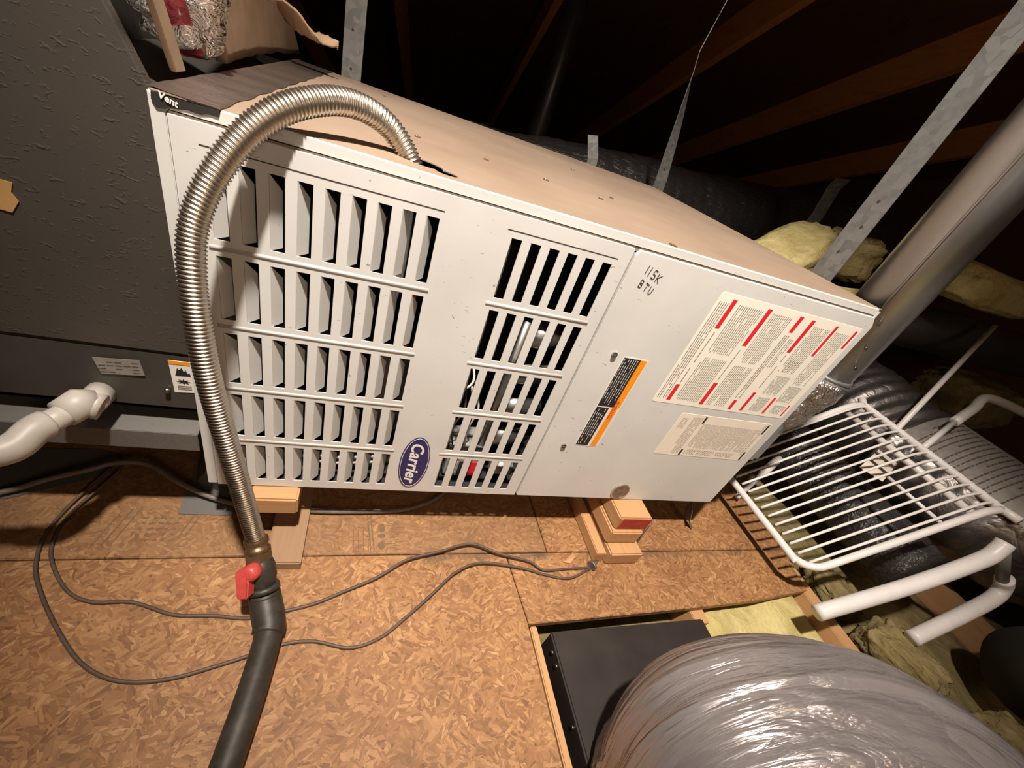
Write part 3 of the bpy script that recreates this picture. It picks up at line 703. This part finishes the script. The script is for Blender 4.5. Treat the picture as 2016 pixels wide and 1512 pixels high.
GPt = [along(.078), along(.090), Vector((0.122, -0.197, 0.030)), Vector((0.1225, -0.212, 0.0255)), Vector((0.116, -.28, 0.024)), Vector((0.103, -.37, .0235)), Vector((0.075, -.56, .0235)), Vector((.03, -.9, .0235))]
tube('pipe', resample(catmull(GPt, 10), .006), .0185, 'iron_pipe', gp, 22)
tube('elbow_fitting', resample(catmull([along(.079), along(.092), Vector((0.1215, -0.194, 0.0305)), Vector((0.122, -0.207, 0.0275))], 10), .003), lambda u: .0228-.002*abs(u-.5), 'iron_pipe', gp, 22)

# ------------------------------------------------------------------ coil cabinet on the left
coil = empty('evaporator_coil_cabinet', (-.35, .25, .2)); tag(coil, 'dark coil cabinet with dimpled wrap joined to the furnace left end', 'coil cabinet')
CY = 0.03
prism('wrapped_front', [(-0.9, CY, .338), (-.0065, CY, .338), (-.0055, CY, .636), (-.0325, CY, .700), (-.075, CY, .80), (-.9, CY, .80)], (0, .012, 0), 'dimpled_wrap', coil, .003)
prism('cabinet_body', [(-0.89, CY+.050, .245), (-.012, CY+.050, .245), (-.012, CY+.050, .600), (-.13, CY+.050, .640), (-.15, CY+.050, .795), (-.89, CY+.050, .795)], (0, .74, 0), 'coil_metal', coil)
V = [(-.9, CY-.004, .246), (-.008, CY-.004, .246), (-.008, CY+.002, .3365), (-.9, CY+.002, .3365)]
prism('lower_front_strip', V, (0, .046, 0), 'coil_metal', coil, .002)
def cface(name, c, mat, y=CY-.0028):
    return prism(name, [(x, y, z) for x, z in c], (0, .0006, 0), mat, coil)
pl_ = cface('rating_plate', [(-.1165, .3195), (-.0665, .3235), (-.0645, .2985), (-.112, .2945)], 'plate_print')
V, F = [], []
for i in range(4):
    for k in range(5):
        if rnd.random() < .25: continue
        x = -.1125+.009*k; z = .3145-.0053*i+.0008*k; n = len(V)
        V += [(x, CY-.0030, z), (x+.0075, CY-.0030, z+.0006), (x+.0075, CY-.0030, z-.0010), (x, CY-.0030, z-.0016)]; F.append((n, n+1, n+2, n+3))
fine(mesh('plate_print', V, F, 'print_dark', pl_))
wc = cface('warning_sticker', [(-.0345, .3295), (-.0085, .3300), (-.0085, .2770), (-.0335, .2750)], 'print_white')
cyp = CY-.0033
def poly_y(name, c, mat, parent, y=cyp): return prism(name, [(x, y, z) for x, z in c], (0, .0003, 0), mat, parent)
poly_y('orange_header', [(-.0345, .3296), (-.0085, .3301), (-.0085, .3245), (-.0343, .3240)], 'print_orange', wc)
poly_y('flame_symbol', [(-.0290, .3055), (-.0110, .3060), (-.0120, .3120), (-.0145, .3095), (-.0160, .3165), (-.0185, .3125), (-.0205, .3195), (-.0235, .3150), (-.0255, .3185), (-.0275, .3110)], 'print_black', wc)
bs = []
for i in range(16):
    a = 2*PI*i/16; r_ = .0075 if i % 2 == 0 else .0032; bs.append((-.0205+r_*math.cos(a)*1.1, .2955+r_*.62*math.sin(a)))
poly_y('burst_symbol', bs, 'print_black', wc)
V, F = [], []
for i in range(3):
    n = len(V); z = .2885-.0028*i; V += [(-.0285, cyp, z), (-.0120, cyp, z+.0003), (-.0120, cyp, z-.0009), (-.0285, cyp, z-.0012)]; F.append((n, n+1, n+2, n+3))
fine(mesh('sticker_print', V, F, 'print_grey', wc))
cface('tan_sticker', [(-.18, .527), (-.137, .523), (-.1405, .513), (-.137, .505), (-.1455, .492), (-.18, .496)], 'sticker_tan', CY-.0012)
cyl('hex_screw', (-.041, CY-.009, .2795), (-.041, CY-.002, .2795), .0035, 'screw_metal', coil, 6)
# drain pan lip
dp = empty('drain_pan', (-.4, .05, .18)); tag(dp, 'long grey sheet metal drain pan edge under the dark coil cabinet', 'drain pan')
prism('pan_rim', [(-.9, .006, .214), (-.9, .056, .217), (-.9, .056, .213), (-.9, .0085, .210), (-.9, .0085, .180), (-.9, .006, .180)], (.893, 0, 0), 'galv_sheet', dp, .0008)
box('pan_base', -.9, -.012, .010, .70, .178, .181, 'galv_sheet', dp)
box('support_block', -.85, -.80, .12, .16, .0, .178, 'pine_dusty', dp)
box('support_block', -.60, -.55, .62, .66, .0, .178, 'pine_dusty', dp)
# pvc condensate drain
pv = empty('pvc_drain_pipe', (-.16, -.03, .24)); tag(pv, 'off-white plastic drain pipe with elbows at the coil cabinet', 'drain pipe')
P1 = Vector((-.127, -.004, .262)); P2 = Vector((-.150, -.052, .262)); P3 = Vector((-.168, -.086, .247))
tube('pipe', [P1, P2], .0140, 'pvc', pv, 20)
tube('elbow', resample(catmull([P2.lerp(P1, .25), P2, Vector((-.160, -.074, .254)), Vector((-.178, -.086, .254)), Vector((-.205, -.088, .262))], 10), .003), .0172, 'pvc', pv, 22)
tube('pipe', [(-.200, -.088, .260), (-.42, -.094, .31)], .0140, 'pvc', pv, 20)
tube('hub_elbow', [Vector((-.1365, -.024, .264)), Vector((-.128, -.004, .266)), Vector((-.1165, .004, .262))], [.0182, .0200, .0182], 'pvc', pv, 22)
cyl('stub', (-.120, -.0, .263), (-.118, .028, .262), .0165, 'pvc', pv)
cyl('hub_end', (-.119, .001, .2625), (-.1075, .001, .258), .0175, 'pvc', pv, 24)
# metal scraps on the floor at the left
tag(prism('sheet_metal_strip', [(-.62, .05, .0006), (-.30, .046, .0006), (-.215, .090, .0006), (-.172, .150, .0006), (-.228, .165, .0006), (-.60, .14, .0006)], (0, 0, .0012), 'galv_sheet'), 'flat grey sheet metal strip on the floorboard under drain pan', 'metal sheet')
brk = empty('sheet_metal_bracket', (-.03, .1, 0)); tag(brk, 'bent grey sheet metal piece under the furnace left corner', 'metal sheet')
prism('base_flange', [(-.062, .022, .0008), (.036, .020, .0008), (.036, .17, .0008), (-.068, .19, .0008)], (0, 0, .0012), 'galv_sheet', brk)
prism('upright', [(-.055, .095, .002), (-.014, .075, .002), (-.006, .07, .098), (-.050, .16, .06)], (.0015, .001, 0), 'galv_sheet', brk)

# ------------------------------------------------------------------ things above the coil
lt = prism('wood_lath', [(-.011, .0925, .6505), (-.011, .121, .6505), (-.011, .0, .83), (-.011, -.028, .83)], (.006, 0, 0), 'lath_tan', None, .001)
tag(lt, 'pale flat lath leaning up from the furnace left top edge', 'lath')
fd = empty('foil_wrapped_line', (-.03, .22, .66)); tag(fd, 'crinkled foil wrapped line with red print above furnace left end', 'foil duct')
P = [(-.030, .236, .660), (-.030, .230, .678), (-.034, .220, .700), (-.040, .212, .74), (-.05, .20, .86)]
tube('foil_wrap', resample(catmull(P, 8), .004), lambda u: .024+.026*min(1, u*4)**.7, 'foil_bright', fd, 30, disp=lambda q, i, k: .014*noise.noise(q*38)+.006*noise.noise(q*90))
fpath = resample(catmull(P, 8), .004); fseg = 30
V, F = tube_data(fpath, lambda u: .0007+.024+.026*min(1, u*4)**.7, fseg, False, lambda q, i, k: .014*noise.noise(q*38)+.006*noise.noise(q*90))
kc = max(range(fseg), key=lambda k: (V[6*fseg+k]-fpath[6]).dot(CC-fpath[6]))
sgn = 1 if (V[6*fseg+(kc+2) % fseg]-V[6*fseg+kc]).dot(CR) < 0 else -1
for i0, i1, d0, d1 in ((0, 6, 0, 4), (10, 16, 0, 3), (17, 40, -1, 4)):
    ids = [F[i*fseg+(kc+sgn*k) % fseg] for i in range(i0, min(i1, len(fpath)-1)) for k in range(d0, d1)]
    mp = {}; V2 = []
    for fc in ids:
        for v in fc:
            if v not in mp: mp[v] = len(V2); V2.append(V[v])
    mesh('red_print_patch', V2, [tuple(mp[v] for v in fc) for fc in ids], 'foil_red_print', fd, True)
kb = empty('kraft_board', (-.03, .7, .66)); tag(kb, 'brown kraft faced board torn at the edge behind the foil', 'board')
def sheet(name, f, nu, nv, mat, parent, th=(0, 0, .004)):
    V = [f(i/nu, j/nv) for j in range(nv+1) for i in range(nu+1)]; n = len(V); T = Vector(th); V += [Vector(v)-T for v in V]
    w_ = nu+1; F = []
    for j in range(nv):
        for i in range(nu):
            a_ = j*w_+i; F += [(a_, a_+1, a_+w_+1, a_+w_), (n+a_, n+a_+w_, n+a_+w_+1, n+a_+1)]
    for i in range(nu):
        F += [(i, n+i, n+i+1, i+1), (nv*w_+i, nv*w_+i+1, n+nv*w_+i+1, n+nv*w_+i)]
    for j in range(nv):
        F += [(j*w_, (j+1)*w_, n+(j+1)*w_, n+j*w_), (j*w_+nu, n+j*w_+nu, n+(j+1)*w_+nu, (j+1)*w_+nu)]
    return mesh(name, V, F, mat, parent, True)
sheet('face', lambda u, v: Vector((-.012-.02*v-.02*math.sin(u*3), .30+u*(.70-.18*v), .6500+.16*v+.010*math.sin(u*5)*v+.004*noise.noise((u*8, v*8, 1)))), 24, 14, 'kraft_board', kb, (.012, 0, .0))
sheet('torn_flap', lambda u, v: Vector((-.02+.12*u+.004*noise.noise((u*9, v*5, 2)), .64+.05*u+.10*v*(1-u), .738-.03*u+.012*math.sin(u*6+v*3)-.012*v+.004*noise.noise((u*14, v*9, 7)))), 22, 8, 'kraft_board', kb)
for o_ in (kb,): pass

# ------------------------------------------------------------------ hanger straps
def strap(name, P, wdir, wd, label, mat='galv_strap', holes=(), twist=0.0, group='galvanised hanger straps'):
    root = empty(name, P[0]); tag(root, label, 'strap', group)
    P = resample([Vector(p) for p in P], .02); V, F = [], []
    n = len(P)
    for i, p in enumerate(P):
        tdir = (P[min(i+1, n-1)]-P[max(i-1, 0)]).normalized(); a_ = twist(i/(n-1)) if callable(twist) else twist*i/(n-1)
        wv = Matrix.Rotation(a_, 3, tdir) @ Vector(wdir); wv = (wv-tdir*wv.dot(tdir)).normalized(); nv = tdir.cross(wv)*.0008
        for s_, t_ in ((-1, -1), (1, -1), (1, 1), (-1, 1)): V.append(p+wv*(wd/2*s_)+nv*t_)
    for i in range(n-1):
        for k in range(4): F.append((i*4+k, i*4+(k+1) % 4, i*4+4+(k+1) % 4, i*4+4+k))
    F += [(3, 2, 1, 0), tuple((n-1)*4+k for k in range(4))]
    mesh('band', V, F, mat, root)
    for h in holes:
        h = Vector(h); tdir = (P[-1]-P[0]).normalized(); wv = Vector(wdir); nv = tdir.cross(wv).normalized()
        cyl('nail_hole', h-nv*.0013, h+nv*.0013, .0030, 'dark_gap', root, 10)
    return root
ytop = lambda y: RO.z-.333*(y-CC.y)-.02
strap('hanger_strap', [(.120, D+.002, .52), (.120, D+.002, ytop(D))], (1, 0, 0), .046, 'wide galvanised strap hanging straight behind the furnace left end', holes=[(.116, D+.002, .665+.075), (.118, D+.002, .665+.0), (.126, D+.002, .82), (.12, D+.002, .90)])
strap('hanger_strap', [(1.080, D+.002, .55), (1.078, D+.002, .66), (1.055, D+.02, .82), (1.022, D+.03, .985), (1.06, D+.05, 1.25), (1.1, D+.05, ytop(D+.05))], (1, .12, 0), .046, 'thin twisted galvanised strap rising behind the furnace back corner', twist=lambda u: .92*min(1, max(0, (u-.06)/.24))**1.4+.25*max(0, u-.3), holes=[(1.071, D+.006, .70), (1.062, D+.014, .765)])
strap('hanger_strap', [(1.0625, .150, .40), (1.0625, .150, ytop(.15))], (0, 1, 0), .050, 'wide galvanised strap rising beside the flue pipe', holes=[(1.0625, .152, .695), (1.0625, .145, .745), (1.0625, .150, .79)])
strap('strap_end', [(.822, D+.004, .58), (.824, D+.004, .655), (.806, D+.014, .70), (.802, D+.024, .716)], (1, 0, 0), .034, 'short bent strap end sticking up behind furnace top middle')
strap('strap_end', [(1.80, .90, .62), (1.80, .90, .74), (1.775, .89, .83), (1.765, .87, .862)], (1, 0, 0), .060, 'short bent strap end standing above the yellow batt')

# ------------------------------------------------------------------ black ducts and dark pipe behind
def duct(name, P, r, mat, label, cat='duct', step=.02, seg=36, amp=.01, freq=9, group=None, rib=None):
    pts = resample(catmull(P, 10), step); tot_ = len(pts)-1
    rf = (lambda u: r) if rib is None else (lambda u: r+rib[0]*math.sin(2*PI*u*tot_*step/rib[1]))
    root = empty(name, P[0]); tag(root, label, cat, group)
    tube('outer_sleeve', pts, rf, mat, root, seg, disp=lambda q, i, k: amp*noise.noise(q*freq)+amp*.5*noise.noise(q*freq*2.6))
    return root
duct('black_flex_duct', [(.25, 1.42, .40), (.70, 1.40, .44), (1.10, 1.36, .50), (1.55, 1.34, .545), (2.05, 1.32, .60), (2.7, 1.32, .70), (3.5, 1.4, .70)], .185, 'black_film', 'black plastic wrapped duct running behind the furnace', amp=.012, freq=5, rib=(.0012, .055), step=.012)
tag(cyl('vent_pipe', (.86, 1.62, -.16), (.86, 1.62, ytop(1.62)), .042, 'vent_dark', None, 24), 'dark vertical vent pipe in the gloom behind the furnace', 'pipe')

# ------------------------------------------------------------------ fibreglass
def lump(name, c, rx, ry, rz, mat, label, seed, rot=0, amp=.28, f=3.0, group='yellow fibreglass batts', seg=64, tilt=0.0):
    bm = bmesh.new(); bmesh.ops.create_uvsphere(bm, u_segments=seg, v_segments=seg//2, radius=1.0)
    R_ = Matrix.Rotation(rot, 3, 'Z')
    for v in bm.verts:
        p = v.co.copy()
        def se(a_, k=.55): return math.copysign(abs(a_)**k, a_)
        q = Vector((se(p.x), se(p.y), se(p.z, .7))); d = noise.noise(p*f+Vector((seed*3.1, 0, 0)))*amp + noise.noise(p*f*2.7+Vector((0, seed*2.3, 0)))*amp*.5 + noise.noise(p*f*6+Vector((0, 0, seed)))*amp*.40 + noise.noise(Vector((p.x*4, p.y*26, p.z*26))+Vector((seed, 0, 0)))*.035
        q = q*(1+d); v.co = R_ @ Vector((q.x*rx, q.y*ry, q.z*rz+tilt*q.x*rx))+Vector(c)
    me = bpy.data.meshes.new(name); bm.to_mesh(me); bm.free(); o = link(name, me, mat, None, True)
    return tag(o, label, 'insulation', group)
# ------------------------------------------------------------------ floor level fibreglass between the joists at the right
def carpet(name, x0, x1, y0, y1, z, amp, mat, label, seed, n=40):
    def f(u, v):
        x = x0+(x1-x0)*u; y = y0+(y1-y0)*v; e = min(1, 8*u, 8*(1-u), 8*v, 8*(1-v))
        h = noise.noise((x*5, y*5, seed))*.6+noise.noise((x*13, y*13, seed+3))*.3+noise.noise((x*33, y*33, seed+5))*.12
        return Vector((x+.01*noise.noise((x*9, y*9, seed+9)), y, z+amp*h*e-(1-e)*.02))
    return tag(sheet(name, f, n, int(n*1.4), mat, None, (0, 0, .09)), label, 'insulation', 'yellow fibreglass batts')
carpet('fiberglass_batt', .998, 1.350, -1.2, 1.2, -.035, .030, 'fiberglass', 'yellow fibreglass batt between joists beside the black box', 1)
carpet('fiberglass_batt', .584, .95, -.228, 1.2, -.062, .02, 'fiberglass_shaded', 'sliver of fibreglass between floorboard edge and black box', 2)
carpet('fiberglass_batt', 1.395, 1.965, -1.4, 2.8, -.075, .045, 'fiberglass_shaded', 'lumpy shaded fibreglass batt under the white rack', 3, 60)
carpet('fiberglass_batt', 2.012, 2.575, -1.4, 2.9, -.07, .04, 'fiberglass_shaded', 'lumpy fibreglass batt far right under grey duct', 4, 50)
carpet('fiberglass_batt', 2.625, 4.15, -1.4, 3.4, -.05, .05, 'fiberglass_shaded', 'fibreglass batt along the far right of the attic', 5, 50)
lump('fiberglass_batt', (1.545, .68, .590), .185, .105, .070, 'fiberglass', 'torn yellow batt left of the strap behind the flue', 1, .35, .16, 1.6, tilt=.42)
lump('fiberglass_batt', (1.865, .76, .645), .115, .09, .080, 'fiberglass', 'torn yellow batt between strap and flue pipe', 2, -.3, .20, 1.8, tilt=.1)
lump('fiberglass_batt', (1.60, .44, .520), .17, .06, .075, 'fiberglass', 'lower yellow batt between strap and flue pipe', 6, .1, .14, 1.8, tilt=.1)
lump('fiberglass_batt', (2.14, .46, .715), .26, .11, .062, 'fiberglass', 'yellow batt to the right of the flue pipe', 3, .1, .10, 1.6)
lump('fiberglass_batt', (2.66, .44, .33), .28, .13, .095, 'fiberglass_shaded', 'dim yellow batt behind the white rod tips', 4, .1, .16, 2.0)
lump('fiberglass_batt', (1.475, -.36, -.002), .055, .085, .045, 'fiberglass_shaded', 'small fibreglass lump between the white tube legs', 7, .2, .2, 2.0)
lump('fiberglass_batt', (1.50, -.17, -.04), .05, .07, .030, 'fiberglass_shaded', 'fibreglass lump under the corner of the white rack', 8, -.2, .2, 2.0)
lump('fiberglass_batt', (1.56, -.56, .0), .06, .08, .05, 'fiberglass_shaded', 'fibreglass lump between black duct and silver foil duct', 9, -.1, .2, 2.0)
duct('black_flex_duct', [(1.30, 1.00, .26), (1.52, .72, .34), (1.85, .60, .47), (2.14, .46, .545), (2.6, .40, .56), (3.2, .40, .58)], .075, 'black_matte', 'black duct in shadow right of the flue below the batts', amp=.005, freq=6)
duct('black_flex_duct', [(1.62, .95, .09), (1.63, .60, .09), (1.65, .30, .09), (1.665, .02, .09), (1.66, -.20, .085)], .085, 'black_film', 'black film duct lying in the dark under the white rack', amp=.005, freq=8)
# ------------------------------------------------------------------ white wire rack
rack = empty('wire_rack', (1.23, 0, .09)); tag(rack, 'white coated wire rack tilted up beside the furnace right end', 'rack')
A0 = Vector((1.230, 0, .098)); ud = Vector((.372, 0, .262)).normalized()
LEN = .40
def deck(u, y, dz=0.0):
    """point at distance u from the near bar, bending level at the far end"""
    if u <= LEN: p = A0+ud*u
    else:
        ang0 = math.atan2(ud.z, ud.x); k = (u-LEN)/.09; a_ = ang0*(1-min(1.15, k)*1.25)
        p = A0+ud*LEN; n = 10; s = (u-LEN)/n
        for i in range(n):
            aa = ang0*(1-min(1.15, ((i+.5)*s)/.09)*1.25); p = p+Vector((math.cos(aa), 0, math.sin(aa)))*s
    return Vector((p.x, y, p.z+dz))
YF, YB = -.188, .19
rr = .0088
corner = [deck(.055+.36-.36, YF)]
fr = [deck(.47, YF)]+[deck(u, YF) for u in (.43, .40, .35, .25, .15, .07)]
fr += [deck(.05-.05*math.sin(a_), YF+.05-.05*math.cos(a_)) for a_ in (PI*k/16 for k in range(1, 9))]
bk = [Vector((p.x, YF+YB-p.y, p.z)) for p in reversed(fr)]
tube('frame_rod', resample(catmull(fr+bk, 3), .008), rr, 'white_coated', rack, 14)
tube('frame_rod', [deck(.475, YF-.035, .004), deck(.475, YF-.012, .002), deck(.475, YF, 0), deck(.475, YB, 0), deck(.475, YB+.02, .012)], rr*1.1, 'white_coated', rack, 14)
tube('support_rod', [deck(.425, YF+.012, -.022), deck(.425, YB, -.022)], rr, 'white_coated', rack, 12)
tube('support_rod', [deck(.345, YF+.012, -.016), deck(.345, YF+.16, -.016)], .0045, 'white_coated', rack, 10)
NW = 14
for i in range(NW):
    y = YF+.018+(YB-YF-.03)*i/(NW-1)
    u0 = 0.012 if 0 < i < NW-1 else .02
    P = [deck(u0+(.475-u0)*k/16, y, .004) for k in range(17)]
    P.append(P[-1]+Vector((.0, 0, .006)))
    tube('deck_wire', P, .0034, 'white_coated', rack, 8)
tube('brace_rod', [deck(.478, .085, .004), deck(.478, .085, .004)+Vector((.52, .26, .28))], .0075, 'white_coated', rack, 12)
b0 = deck(.478, .01, .004); b1 = b0+Vector((.20, .075, .055)); b2 = b0+Vector((.40, .14, .115)); b3 = b0+Vector((.62, .10, .10))
tube('brace_rod', [b0, b1], .0075, 'white_coated', rack, 12)
tube('brace_sleeve', resample(catmull([b1-(b1-b0)*.05, b1.lerp(b2, .5), b2, b3], 6), .02), .0135, 'white_coated', rack, 14)
# u shaped tube leg
U1 = [(1.205, -.268, .075), (1.40, -.268, .175), (1.548, -.262, .262), (1.578, -.256, .292), (1.588, -.250, .312)]
tube('tube_leg', resample(catmull(U1, 8), .008), .0172, 'white_coated', rack, 18)
U2 = [(1.48, -.335, .055), (1.62, -.318, .118), (1.708, -.304, .160), (1.722, -.292, .190), (1.700, -.284, .214)]
tube('tube_leg', resample(catmull(U2, 8), .008), .0172, 'white_coated', rack, 18)
tube('leg_link', [Vector((1.590, -.256, .300)), Vector((1.703, -.285, .206))], .012, 'galv_sheet', rack, 14)
tube('rear_leg', [Vector((1.22, .16, .36)), Vector((1.25, .158, .655))], [.0085, .0105], 'white_coated', rack, 14)
tube('lower_leg', [Vector((1.32, .10, .02)), Vector((1.43, .155, .075))], .008, 'white_coated', rack, 12)
tube('lower_leg_sleeve', [Vector((1.425, .152, .073)), Vector((1.50, .19, .11))], .0125, 'white_coated', rack, 12)

# ------------------------------------------------------------------ grey flex duct with printed label at the right
gd = duct('grey_flex_duct', [(2.02, .50, .22), (1.98, .30, .22), (1.95, .05, .215), (1.985, -.13, .21), (2.14, -.22, .20), (2.5, -.24, .20)], .165, 'grey_film', 'grey film flex duct with printed label behind the white rack', amp=.012, freq=7, rib=(.004, .045), step=.009)
def on_duct(y, a_, r_=.1745):
    cx = 1.95+.12*(y-.05)**2*1.0+.0*y; return Vector((cx+r_*math.cos(a_), y, .212+r_*math.sin(a_)))
V = []; nu, nv = 18, 10
for j in range(nv+1):
    for i in range(nu+1): V.append(on_duct(.14-.36*i/nu, math.radians(150-62*j/nv)))
mesh('printed_label', V, [(j*(nu+1)+i, j*(nu+1)+i+1, (j+1)*(nu+1)+i+1, (j+1)*(nu+1)+i) for j in range(nv) for i in range(nu)], 'plate_print', gd, True)
V, F = [], []
for j in range(17):
    y = .115-.0155*j
    a_ = 148 if j % 5 else 126
    while a_ > 98:
        da = rnd.uniform(1.5, 5); n = len(V)
        V += [on_duct(y, math.radians(a_), .1762), on_duct(y-.004, math.radians(a_), .1762), on_duct(y-.004, math.radians(a_-da), .1762), on_duct(y, math.radians(a_-da), .1762)]; F.append((n, n+1, n+2, n+3)); a_ -= da+rnd.uniform(.6, 1.6)
fine(mesh('label_text', V, F, 'print_dark', gd))
tg = prism('paper_tag', [(1.543, 0.037, 0.24), (1.753, 0.127, 0.24), (1.761, 0.066, 0.24), (1.576, -0.013, 0.24)], (0, 0, .0012), 'paper_warm', None)
tag(tg, 'cream paper tag hanging under the white rack wires', 'tag')

# ------------------------------------------------------------------ register boot and foil duct at lower right
bt = empty('register_boot', (.76, -.5, -.1)); tag(bt, 'black sheet metal boot box sunk in the floor opening', 'register box')
box('box_shell', .588, .952, -.86, -.232, -.15, .010, 'boot_black', bt, .003)
for y in (-.262, -.285, -.375, -.47): cyl('rim_screw', (.5850, y, -.004), (.5885, y, -.004), .0035, 'screw_metal', bt, 10)
fdu = empty('foil_flex_duct', (.8, -.5, .02)); tag(fdu, 'large crinkled silver foil duct leaving the black box', 'duct')
FP = [(.701, -.511, .026), (.699, -.516, .071), (.723, -.482, .161), (.866, -.515, .194), (1.023, -.625, .168), (1.214, -.744, .200), (1.463, -.946, .190), (1.8, -1.25, .19)]
fpts = resample(catmull(FP, 12), .006)
SEGF = 128
def fdisp(q, i, k):
    a_ = 2*PI*k/SEGF; ca, sa = math.cos(a_), math.sin(a_)
    tw = i*.012
    r1 = noise.noise((i*.020, ca*1.6, sa*1.6)); r2 = abs(noise.noise((i*.013+5, 3.6*ca+tw, 3.6*sa))); r3 = abs(noise.noise((i*.03+9, 9*ca+tw*2, 9*sa)))
    return .010*r1 + .012*(.35-r2) + .0035*(.3-r3)
tube('foil_sleeve', fpts, .143, 'foil_duct', fdu, SEGF, disp=fdisp, coord=True)
duct('black_flex_duct', [(1.70, -.46, .10), (2.0, -.52, .12), (2.5, -.60, .14)], .105, 'black_matte', 'black duct end behind the big silver foil duct', amp=.006, freq=6)

# ------------------------------------------------------------------ wood blocks
tag(box('wood_block', .772, .858, -.056, .30, .0772, .1148, 'pine_y', None, .003), 'pine block with red painted end, topmost under furnace', 'wood block', 'blocks under the furnace')
wb = bpy.data.objects['wood_block']
rp_ = prism('painted_end', [(.7785, -.0568, .0785), (.8565, -.0568, .0785), (.8565, -.0568, .1125), (.782, -.0568, .1125)], (0, .001, 0), 'red_end_paint', wb)
tag(box('wood_block', .766, .850, -.066, .30, .0386, .0766, 'pine_y', None, .003), 'pine block in the middle of the right hand stack', 'wood block', 'blocks under the furnace')
tag(box('wood_block', .770, .856, -.0955, .28, .0006, .0382, 'pine_y', None, .003), 'bottom pine block of the right hand stack', 'wood block', 'blocks under the furnace')
tag(box('wood_block', .742, .7665, -.088, .26, .0006, .030, 'pine_y', None, .002), 'thin pine strip lying left of the right hand stack', 'wood strip', 'blocks under the furnace')
tag(box('wood_block', .062, .1355, -.031, .24, .0772, .1148, 'pine', None, .003), 'rough cut pine block under furnace beside the gas hose', 'wood block', 'blocks under the furnace')
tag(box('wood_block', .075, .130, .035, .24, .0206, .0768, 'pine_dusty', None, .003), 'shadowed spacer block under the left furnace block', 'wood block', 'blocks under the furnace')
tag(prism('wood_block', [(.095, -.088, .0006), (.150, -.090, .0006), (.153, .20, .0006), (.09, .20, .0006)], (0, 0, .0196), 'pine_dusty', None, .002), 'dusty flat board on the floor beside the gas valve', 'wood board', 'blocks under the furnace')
sp = prism('wood_splinter', [(.668, -.089, .0008), (.688, -.076, .001), (.700, -.062, .006), (.694, -.072, .010), (.700, -.078, .004), (.684, -.092, .0008)], (.0, .0, .002), 'pine', None)
tag(sp, 'pale wood splinter on the floorboard beside the block stack', 'splinter')
# ------------------------------------------------------------------ wires and small things on the floor
def cable(pts, r, mat, label, z=None, group='thin brown wires on the floorboard'):
    P = [(x, y, (z if z is not None else r+.0008)) if len(q) == 2 else q for q in pts for x, y in [q[:2]]]
    return tag(tube('wire', resample(catmull(P, 8), .004), r, mat, None, 8), label, 'wire', group)
cable([(-.42, .0, .006), (-.305, .050, .012), (-.256, .071, .022), (-.205, .090, .030), (-.174, .104, .034), (-.128, .104, .034), (-.072, .072, .026), (-.024, .052, .016), (.02, .040, .009), (.05, .030, .009)], .0046, 'cable_grey', 'thicker brown cable arching left of the furnace corner')
cable([(-.178, .112, .024), (-.170, .100, .02), (-.203, .029), (-.207, -.02), (-.193, -.064), (-.154, -.114), (-.117, -.134), (-.069, -.137), (-.012, -.159), (.04, -.164), (.090, -.171, .0032), (.136, -.163, .0032), (.18, -.153), (.226, -.135, .006), (.277, -.114, .008), (.332, -.082, .012), (.392, -.067, .013), (.462, -.050, .014), (.520, -.072, .012), (.585, -.089, .008), (.613, -.108, .006), (.663, -.106), (.728, -.104)], .0026, 'wire_jacket', 'thin brown wire looping left and crossing under the valve')
cable([(-.185, .105, .018), (-.212, .040, .005), (-.219, -.02), (-.206, -.075), (-.175, -.125), (-.135, -.175), (-.10, -.212), (-.066, -.235), (-.03, -.246), (.015, -.246), (.065, -.235), (.106, -.224, .0032), (.145, -.213, .0032), (.187, -.213), (.24, -.227), (.286, -.215), (.328, -.186, .006), (.375, -.149, .009), (.424, -.109, .010), (.472, -.091, .010), (.526, -.095, .008), (.579, -.106, .006), (.611, -.116, .0034), (.667, -.127), (.728, -.106, .0034)], .0026, 'wire_jacket', 'thin brown wire curving across the floorboard nearest the viewer')
cable([(.13, .030, .008), (.18, .027, .010), (.234, .028, .010), (.30, .032, .009), (.345, .042, .007), (.40, .068, .007), (.45, .12, .007)], .0046, 'cable_grey', 'grey cable in the shadow under the louvred door', group='grey cables')
gr_ = empty('screw_eye', (.735, -.105, 0)); tag(gr_, 'small bent metal screw head where wires meet the block stack', 'screw')
cyl('head', (.729, -.104, .010), (.7335, -.102, .0105), .0105, 'plug_metal', gr_, 18)
tube('shank', [(.7335, -.102, .0105), (.750, -.0925, .008)], .003, 'plug_metal', gr_, 10)
for k, (x, y) in enumerate(((.868, -.058), (.873, -.050), (.862, -.062))):
    tag(tube('wire_end', resample(catmull([(x, y, .001), (x+.002, y+.003, .03), (x+.001, y+.006, .062), (x+.004, y+.008, .095)], 5), .006), .0011, 'plug_metal', None, 6), ('middle of three thin wire ends beside the red ended block', 'rearmost thin wire end beside the red ended block', 'front thin wire end beside the red ended block')[k], 'wire', 'wire ends by the block stack')
cr = sheet('curled_metal_tab', lambda u, v: Vector((1.055+.030*u, .03-.035*v+.010*math.sin(u*3), .002+.075*(1-u)*(1-.6*v)+.010*math.sin(v*3))), 8, 8, 'galv_sheet', None, (.001, .001, 0))
tag(cr, 'curled metal tab on the floorboard under the furnace right corner', 'metal tab')
